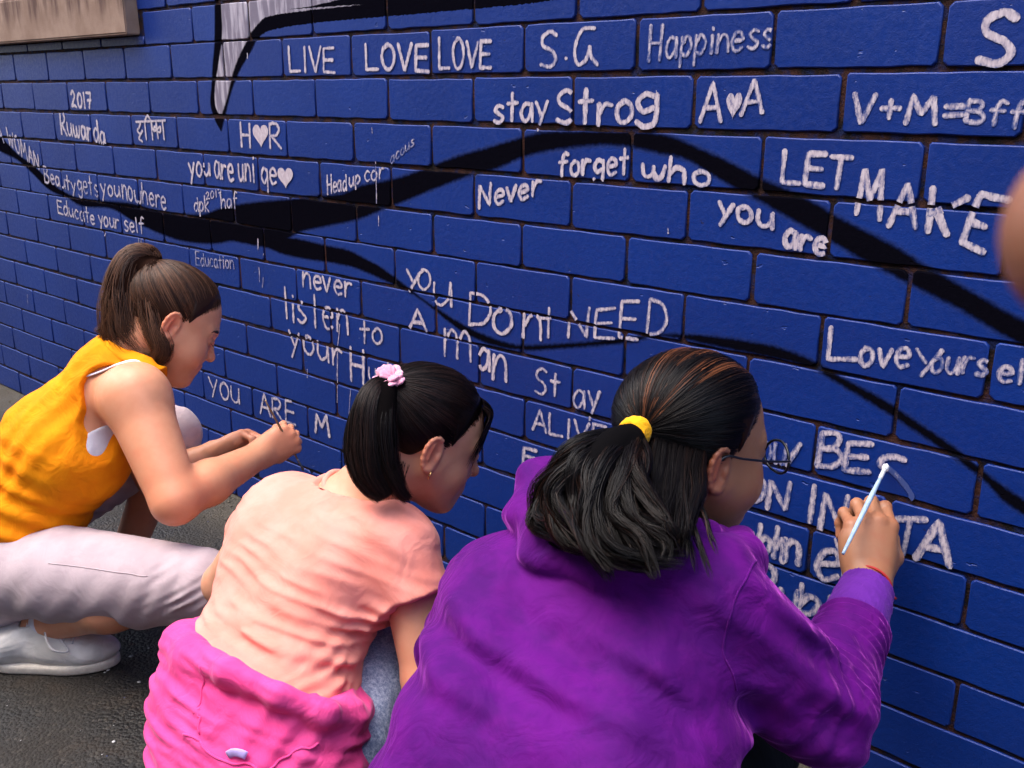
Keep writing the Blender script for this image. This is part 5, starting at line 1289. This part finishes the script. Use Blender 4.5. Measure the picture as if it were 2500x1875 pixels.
    nrm = unit(hd.w(A3(.45, -.55, .7)))
    for i in range(11):
        a = i * 2.4; r_ = .005 + .0125 * (i / 11) ** .6; a_ = unit(np.cross(nrm, [0, 0, 1])); b_ = np.cross(nrm, a_); o_ = c + (math.cos(a) * a_ + math.sin(a) * b_) * r_ + nrm * (.011 - .008 * i / 11)
        M = np.array([unit(math.cos(a) * a_ + math.sin(a) * b_ + nrm * .6), unit(-math.sin(a) * a_ + math.cos(a) * b_), unit(np.cross(math.cos(a) * a_ + math.sin(a) * b_ + nrm * .6, -math.sin(a) * a_ + math.cos(a) * b_))])
        s = SDF().add(ell(o_, (.0105, .0095, .0035), M)).disp(folds(M[1], .006, .0012, .3, i))
        obj("petal", pydata("petal", *surf(s, o_ - .016, o_ + .016, .0016)), pm, sc_)
    obj("band", tube_mesh("band", tube(ring_pts(T0, unit(hd.w(A3(0, -.75, .6))), .013), .006, 8, True)), pm, sc_)
    # gold hoop earring
    er = hd.W(.076, -.002, -.043); obj("earring", tube_mesh("earring", tube(ring_pts(er, unit(hd.w(A3(.35, 1, 0))), .0068, 28), .0009, 8, True)), mat_plain("gold", (.83, .55, .22), .25, 1.0), root)
    lash_and_brow(hd, 1, hm, root, False)
    return root

# ------------------------------------------------------------------ girl in the purple hooded top
def girl_purple():
    SL, SR = P(1212, 1432, 1.27), P(1752, 1492, 1.13)
    lat = unit((SR - SL) * [1, 1, 0]); fw = A3(-lat[1], lat[0], 0)
    chest, waist, pelv = P(1430, 1590, 1.19), P(1365, 1850, 1.11), P(1310, 2120, 1.06)
    root = empty("person", A3(pelv[0], pelv[1], 0))
    tag(root, "girl with glasses in purple velour hooded top painting a letter with raised right hand", "person", "girls painting the wall")
    hd = Head(P(1754, 1150, 1.225), 1, (0.423, 0.906), -9, -2, 1.07, .003, .7)
    skull = hd.W(0, -.035, -.060); neck0 = (SL + SR) / 2 + A3(0, 0, .045) + fw * .03
    EL, WR = P(2003, 1742, 1.165), P(2120, 1428, 1.36)
    ELl, WRl = P(1105, 1600, 1.40), P(1300, 1560, 1.62)
    hipR, kneeR = pelv + lat * .085, P(1830, 1800, 1.40); ankR = A3(*(kneeR - fw * .20)[:2], .08)
    hipL, kneeL = pelv - lat * .085, P(1250, 1640, 1.62); ankL = A3(*(kneeL - fw * .20)[:2], .08)
    hR = Hand(WR, I3(.16, -.93, .30), I3(.10, -.28, -1.0), .97, False, [(36, 76, 35), (40, 84, 40), (43, 88, 42), (46, 86, 42)], (3, 1, -1, -4),
              [(.026, .022, -.012), (.046, .050, -.020), (.047, .080, -.034), (.038, .104, -.046)])
    hL = Hand(WRl, fw, A3(0, -.3, 1), .85, True)
    def torso():
        f = SDF().add(cone(SL + lat * .03, SR - lat * .03, .058, .058))
        f.add(cone(chest - lat * .075, chest + lat * .075, .100, .100), .08)
        f.add(cone(waist - lat * .080, waist + lat * .080, .108, .108), .09)
        f.add(cone(pelv - lat * .075, pelv + lat * .075, .118, .118), .09); return f
    armR = SDF().add(cone(EL, WR, .034, .026)); hs, fr, fl = near(hd.sdf(), [hd.O], .14), near(hR.sdf(), hR.pts(), .02), near(hL.sdf(), hL.pts(), .02)
    armL = SDF().add(cone(ELl, WRl, .036, .024))
    up_ = SDF().add(cone(SR, EL, .045, .036)).add(cone(SL, ELl, .045, .036), .01); nk = cone(skull, neck0, .045, .050); tor = near(torso().off(-.02), [SL, SR, chest, waist, pelv], .12)
    aR = near(armR, [EL, WR], .05); aL = near(armL, [ELl, WRl], .05)
    def body(p):
        d = smin(hs(p), nk(p), .03); d = smin(d, tor(p), .04); d = smin(d, up_(p), .03); d = smin(d, aR(p), .02); d = smin(d, aL(p), .02)
        d = smin(d, fr(p), .016); return smin(d, fl(p), .016)
    sk = mat_skin("brown skin", (.335, .150, .078), (.36, .085, .045), (.26, .08, .06), .08)
    parts = [(*bounds([hd.O], .145), HEAD_H), (*bounds(hR.pts(), .022), .0014 * QF), (*bounds([EL, WR], .045), .003 * QF), (*bounds(hL.pts() + [WRl, ELl], .045), .004), (*bounds([SL, SR, neck0], .05), .005)]
    kn = [hR.W(c[0][0]) for c in hR.ch]
    sdf_object("body", body, parts, sk, root, colour=lambda V: skin_tint([hd], V, [(k, .012, .35) for k in kn]))
    # nails
    # hooded top
    axu = unit(EL - SR); axf = unit(WR - EL); ax = unit(neck0 - pelv)
    top = torso().off(.010)
    slv = SDF().add(cone(SR - axu * .01, EL, .074, .060)).add(cone(EL, EL + (WR - EL) * .66, .058, .046), .02)
    slv.disp(folds(axf, .016, .0042, .35, 2.0, lambda p: sstep((p - EL) @ axf, -.03, .05) * (1 - .4 * sstep((p - EL) @ axf, .1, .2)), sharp=1.3))
    slv.disp(folds(unit(axu + axf * .4), .030, .0050, .4, 7.0, lambda p: np.exp(-((p - EL) ** 2).sum(1) / .10 ** 2), sharp=1.3))
    slv.cut(plane(EL + (WR - EL) * .655, axf), .012)
    slL = SDF().add(cone(SL, ELl, .066, .056)).add(cone(ELl, WRl, .054, .042), .015).disp(folds(unit(ELl - SL), .04, .004, .5, 4.0))
    top.add(slv, .020).add(slL, .012)
    pit = P(1790, 1650, 1.13)
    top.disp(folds(I3(-.62, .78), .046, .0200, .2, 4.0, lambda p: np.exp(-((p - pit) ** 2).sum(1) / .13 ** 2), sharp=1.4))
    top.disp(folds(I3(-.35, .94), .070, .0110, .30, 12.0, lambda p: sstep(-(p - chest) @ ax, -.12, .05)))
    top.disp(folds(I3(.9, .42), .09, .004, .6, 22.0)); top.disp(lumps(.09, .006, 5.0))
    hood = SDF(); H = [(1372, 1160, 1.31, .026), (1325, 1190, 1.28, .034), (1318, 1262, 1.235, .040), (1365, 1335, 1.165, .043), (1500, 1372, 1.125, .044), (1640, 1378, 1.115, .043), (1752, 1388, 1.13, .036), (1806, 1366, 1.17, .029), (1806, 1330, 1.25, .022)]
    for a, b in zip(H[:-1], H[1:]): hood.add(cone(P(*a[:3]), P(*b[:3]), a[3], b[3]), .02)
    hood.disp(folds(I3(.1, 1), .05, .006, .3, 3.0, sharp=1.3))
    inner = SDF(); Hi = [(1372, 1165, 1.31, .026), (1352, 1225, 1.27, .032), (1400, 1290, 1.21, .036), (1500, 1322, 1.175, .038), (1620, 1325, 1.165, .037), (1705, 1335, 1.175, .030), (1752, 1322, 1.23, .022)]
    for a, b in zip(Hi[:-1], Hi[1:]): inner.add(cone(P(*a[:3]), P(*b[:3]), a[3], b[3]), .02)
    inner.disp(folds(I3(.15, 1), .035, .005, .3, 9.0, sharp=1.3)); hood.add(inner, .005)
    def topf(p):
        d = smin(top(p), hood(p), .007); d = smax(d, -(cone(skull, neck0 + A3(0, 0, -.02), .055, .052)(p)), .008)
        d = smax(d, -(armR(p) - .002), .002)
        return smax(d, plane(pelv - ax * .09, -ax)(p), .01)
    nt = NT("purple velour"); g = nt.pos(); f = nt.noise(g, 11, 4, .6); f2 = nt.noise(g, 34, 4, .65); w = nt.noise(g, 1300, 2, .7)
    c = nt.mix(nt.ramp(f, .35, .65), (.055, .0012, .108), (.100, .0022, .158)); c = nt.mix(nt.ramp(f2, .45, .8, 0, .25), c, (.16, .006, .20)); c = nt.mix(nt.ramp(w, .5, .8, 0, .3), c, (.04, .002, .10))
    nt.p(Base_Color=c, Roughness=.8, Specular_IOR_Level=.12, Sheen_Weight=.48, Sheen_Roughness=.30, Sheen_Tint=(.85, .15, 1.0), Normal=nt.bump(nt.math('ADD', f2, nt.math('MULTIPLY', w, .15)), .3, .003, nt.bump(nt.noise(g, 17, 4, .45, 1.6), .4, .016))); vm = nt.m
    sdf_object("hooded_top", topf, [(*bounds([SL, SR, chest, waist, pelv, EL, P(*H[0][:3]), P(*H[4][:3])], .125), .0040 * QF), (*bounds([EL, WR], .085), .0036 * QF), (*bounds([ELl, WRl, SL], .07), .0045 * QF)], vm, root, "purple velour hooded top with the hood down")
    sq = resample(smooth3([P(x, y, t) for x, y, t in ((1822, 1385, 1.12), (1800, 1440, 1.07), (1782, 1520, 1.05), (1775, 1600, 1.05), (1778, 1670, 1.07))], 6), .006)
    obj("seam", tube_mesh("seam", tube(snap(sq, topf, .0003), .0013, 6)), vm, root)
    c0, c1 = EL + (WR - EL) * .60, EL + (WR - EL) * .955
    cuff = SDF().add(cone(c0, c1, .044, .0365)).cut(plane(c1, axf), .004).sub(cone(c0, c1 + axf * .02, .028, .031), .003)
    cb = unit(np.cross(axf, RM[2]))
    def rib(p):
        q = p - c0; a = np.arctan2(q @ cb, q @ np.cross(axf, cb)); return .0007 * np.sin(a * 60)
    cuff.disp(rib).disp(folds(axf, .03, .002, .3, 3.0))
    cm = mat_cloth("ribbed purple cuff", (.115, .018, .27), (.095, .014, .22), .2, (.7, .3, 1), weave=1500, bump=.2)
    sdf_object("cuff", cuff, [(*bounds([c0, c1], .055), .0026 * QF)], cm, root, "lighter purple ribbed cuff")
    # trousers and shoes
    bk = mat_cloth("black cotton", (.006, .006, .008), None, 0, weave=900)
    tr = SDF().add(cone(hipR, kneeR, .098, .070)).add(cone(kneeR, ankR, .066, .05), .02).add(cone(hipL, kneeL, .098, .07), .04).add(cone(kneeL, ankL, .066, .05), .02).add(cone(pelv - lat * .07, pelv + lat * .07, .12, .12), .05).disp(folds(unit(kneeR - hipR), .05, .005, .5, 2.0))
    sdf_object("trousers", tr, [(*bounds([hipR, hipL, kneeR, kneeL, ankR, ankL, pelv], .13), .006)], bk, root, "black trousers")
    sm = mat_plain("dark shoe", (.02, .02, .022), .5); simple_shoe(A3(ankR[0], ankR[1], 0) - fw * .05, fw, sm, root, sm); simple_shoe(A3(ankL[0], ankL[1], 0) - fw * .05, fw, sm, root, sm)
    # red string bracelet
    e1 = WR + axf * -.004; rp = [e1 + q for q in [(.0315 * (math.cos(a) * cb + math.sin(a) * np.cross(axf, cb)) + axf * .0035 * math.sin(a * 1.0 + .8)) for a in np.linspace(0, 2 * math.pi, 40, endpoint=False)]]
    rm = mat_plain("red thread", (.42, .012, .014), .7); br = obj("bracelet", tube_mesh("bracelet", tube(rp, .0020, 8, True)), rm, root); 
    kp = P(2170, 1452, 1.345); obj("knot", tube_mesh("knot", tube([kp, kp + I3(.6, .4) * .006, kp + I3(.9, .5) * .012], [.003, .0034, .0012], 8)), rm, root)
    # hair
    hm = mat_hair("black hair", (.0024, .0021, .0026), (.15, .052, .022), .36, .13)
    hair = nested("hair", hd.O, root); hair_cap(hd, hm, hair, lift=.005)
    T0 = P(1552, 1055, 1.19); tl = hd.loc(T0)
    def tint(pth, rd):
        q = hd.loc(pth[:, 4]); st = sstep(vnoise(np.stack([q[:, 0] * 140, q[:, 1] * 8, q[:, 2] * 8], 1) + 4), .38, .7) * sstep(q[:, 2], .03, .08)
        return np.stack([np.clip(st * (.35 + .65 * rd) + rd ** 3 * .03, 0, 1), 0 * rd, 0 * rd], 1)
    def tint2(pth, rd): return np.stack([np.clip(.13 * sstep(vnoise(pth[:, 2] * 140 + 9), .4, .8) * rd + .008 * rd, 0, 1), 0 * rd, 0 * rd], 1)
    hair_object("scalp_hair", [cap_paths(hd, 8500, tl, 14, .0065, .002, seed=51)], hm, hair, .00042, tint)
    g1 = [T0, P(1505, 1088, 1.150), P(1455, 1150, 1.12), P(1440, 1235, 1.095), P(1480, 1315, 1.055), P(1570, 1358, 1.04), P(1670, 1345, 1.04)]
    g2 = [T0, P(1480, 1085, 1.18), P(1400, 1130, 1.18), P(1345, 1195, 1.155), P(1365, 1275, 1.115), P(1430, 1335, 1.07), P(1530, 1352, 1.045)]
    g3 = [T0, P(1540, 1095, 1.16), P(1525, 1170, 1.12), P(1535, 1250, 1.085), P(1600, 1325, 1.045), P(1690, 1335, 1.035), P(1745, 1300, 1.06)]
    g4 = [P(1655, 1185, 1.17), P(1675, 1245, 1.13), P(1695, 1305, 1.07), P(1715, 1370, 1.04), P(1740, 1420, 1.035)]
    core = [(g1[:5], [.010, .024, .030, .026, .004]), (g3[:5], [.008, .020, .026, .022, .003]), ([P(1640, 1130, 1.20), P(1640, 1200, 1.15), P(1640, 1270, 1.11)], [.018, .022, .010])]
    tail_core(core, hm, hair)
    rg = np.random.default_rng(77); sets = []
    fan = [((1400, 1105), (1335, 1170), (1345, 1235), (1400, 1262)), ((1410, 1115), (1350, 1200), (1362, 1280), (1425, 1318)), ((1425, 1125), (1380, 1215), (1402, 1300), (1478, 1335)), ((1440, 1130), (1405, 1225), (1440, 1320), (1520, 1350)),
           ((1455, 1135), (1435, 1235), (1475, 1320), (1560, 1362)), ((1470, 1135), (1462, 1240), (1508, 1322), (1590, 1345)), ((1490, 1135), (1490, 1245), (1545, 1330), (1640, 1352)), ((1510, 1140), (1520, 1250), (1578, 1320), (1662, 1322)),
           ((1530, 1140), (1552, 1250), (1608, 1310), (1672, 1345)), ((1545, 1140), (1585, 1240), (1640, 1290), (1700, 1310)), ((1480, 1140), (1478, 1230), (1490, 1300), (1500, 1378)), ((1520, 1140), (1535, 1230), (1560, 1310), (1600, 1385))]
    def surf_t(x, y):                                          # how near the hood lets the hair lie
        return 1.16 - .00042 * max(0, y - 1100) - .02 * (1 if 1420 < x < 1700 else 0) + (.05 if x < 1380 else 0)
    for i, q in enumerate(fan):
        for j in range(2):
            g_ = [T0] + [P(x + rg.normal(0, 13) - 8 * (n_ > 0), y + rg.normal(0, 10) + (0, 4, 12, 26)[n_], surf_t(x, y) - .012 * j) + RM[0] * .010 * math.sin(1.9 * n_ + 1.3 * i + j) for n_, (x, y) in enumerate(q)]
            sets.append(tail_paths(g_, [.008, .014, .014, .010, .002], 270, 20, 100 + i * 2 + j, .0050, .40, clump=.92, nc=4))
    for i in range(9):                                         # hair lying on the nape below the ear
        x0 = 1585 + i * 13; g_ = [P(x0 + 22, 1075 + 4 * i, 1.205), P(x0 + 14, 1130 + 3 * i, 1.175), P(x0 + 6 + rg.normal(0, 6), 1205, 1.13), P(x0 + 4 + rg.normal(0, 9), 1280, 1.08), P(x0 + 14 + rg.normal(0, 16), 1345 + rg.normal(0, 18), 1.045)]
        sets.append(tail_paths(g_, [.008, .012, .012, .010, .003], 230, 16, 140 + i, .003, .4, clump=.5))
    for q in (((1690, 1270), (1712, 1340), (1738, 1415)), ((1670, 1280), (1690, 1350), (1700, 1400)), ((1720, 1260), (1735, 1310), (1752, 1350))):
        sets.append(tail_paths([P(1680, 1190, 1.15)] + [P(x, y, 1.09 - .0005 * (y - 1270)) for x, y in q], [.006, .005, .003, .001], 60, 12, 180 + q[0][0], .003, .4))
    hair_object("ponytail", sets, hm, hair, .00042, tint2, "black wavy ponytail spread over the hood")
    ym = mat_cloth("yellow towelling", (.85, .44, .012), (.78, .34, .006), .2, weave=500, bump=.4)
    n_ = unit(T0 - P(1500, 1085, 1.165)); band = SDF()
    rp = ring_pts(T0, n_, .0140, 20)
    for i in range(20): band.add(cone(rp[i] - n_ * .006, rp[i] + n_ * .005, .0050, .0046), .004)
    band.disp(lumps(.009, .0022, 3.0)).disp(folds(n_, .006, .0015, .4, 2.0))
    sdf_object("hair_band", band, [(T0 - .035, T0 + .035, .0016)], ym, hair, "yellow towelling hair band")
    # glasses
    gl = nested("glasses", hd.W(0, .1, 0), root); fm = mat_plain("black metal frame", (.008, .009, .014), .3)
    gm = NT("clear lens"); gm.p(Base_Color=(.85, .9, 1), Roughness=.02, Transmission_Weight=1.0, IOR=1.1, Specular_IOR_Level=.5); lm = gm.m
    for s in (-1, 1):
        cpt = A3(s * .0335, .108, -.012); t = np.linspace(0, 2 * math.pi, 32, endpoint=False)
        rp = [hd.W(*(cpt + A3(.0265 * math.cos(a), -.004 * abs(math.cos(a)) * (1 if math.cos(a) * s > 0 else 0), .0198 * math.sin(a) * (1 + .12 * math.sin(a))))) for a in t]
        obj("rim", tube_mesh("rim", tube(rp, .0018, 8, True)), fm, gl)
        V = [hd.W(*cpt)] + rp; V2 = [v + hd.w(A3(0, .0012, 0)) for v in V]; n = len(rp)
        F = [(0, 1 + (i + 1) % n, 1 + i) for i in range(n)] + [(n + 1, n + 2 + i, n + 2 + (i + 1) % n) for i in range(n)]
        obj("lens", pydata("lens", V + V2, F), lm, gl)
        tp = [hd.W(s * .0585, .104, -.006), hd.W(s * .066, .098, -.004), hd.W(s * .0735, .06, -.001), hd.W(s * .0765, .02, .003), hd.W(s * .0770, -.006, .006), hd.W(s * .0765, -.024, -.012)]
        obj("temple", tube_mesh("temple", tube(resample(smooth3(tp, 6), .004), .0016, 8)), fm, gl)
    obj("bridge", tube_mesh("bridge", tube(smooth3([hd.W(-.0095, .106, -.006), hd.W(0, .110, -.002), hd.W(.0095, .106, -.006)], 6), .0012, 8)), fm, gl)
    tip = P(2166, 1133, 1.43); tip[1] = min(tip[1], -.004)
    brush("paintbrush", "thin pale blue paintbrush, its tip white with paint, in the purple girl's hand", tip, P(2058, 1352, 1.315), .0030, mat_plain("pale blue smeared lacquer", (.36, .50, .68), .4), True)
    return root

# ------------------------------------------------------------------ a finger right before the lens; the rest of hand and arm is added
def lens_hand():
    tip = P(2722, 572, .104); d = unit(RM[0] * .97 + RM[1] * .10 + RM[2] * .2)
    wr = tip + d * .175
    root = empty("person", wr + d * .28); tag(root, "bare hand close before the lens with one finger out", "person")
    h = Hand(wr, -d, unit(-RM[1]), 1.0, True, [(4, 8, 6), (60, 85, 40), (64, 88, 40), (66, 85, 40)])
    k = 1.0
    h.wr = h.wr + tip - h.W(h.ch[0][0][-1]); wr = h.wr
    ch = h.ch[0]; h.ch[0] = (ch[0], (.0112, .0112, .0114, .0112))
    arm = cone(wr, wr + d * .26, .028, .042); fs = h.sdf(); pts = h.pts()
    sk = mat_skin("tanned skin", (.25, .105, .058), (.29, .075, .04), (.4, .1, .08))
    body = lambda p: smin(fs(p), arm(p), .02)
    sdf_object("body", body, [(*bounds(pts, .02), .0022), (*bounds([wr, wr + d * .26], .05), .004)], sk, root, colour=lambda V: np.zeros((len(V), 3)))
    sl = SDF().add(cone(wr + d * .10, wr + d * .30, .046, .058)).disp(folds(d, .03, .003, .4)).cut(plane(wr + d * .11, -d), .004)
    sdf_object("sleeve", sl, [(*bounds([wr + d * .1, wr + d * .3], .07), .005)], mat_cloth("grey sweater", (.2, .2, .22)), root)
    return root

import time
_t = time.time()
girl_orange()
print('orange', time.time() - _t); _t = time.time()
girl_peach()
print('peach', time.time() - _t); _t = time.time()
girl_purple()
print('purple', time.time() - _t); _t = time.time()
lens_hand()
print('lens_hand', time.time() - _t)
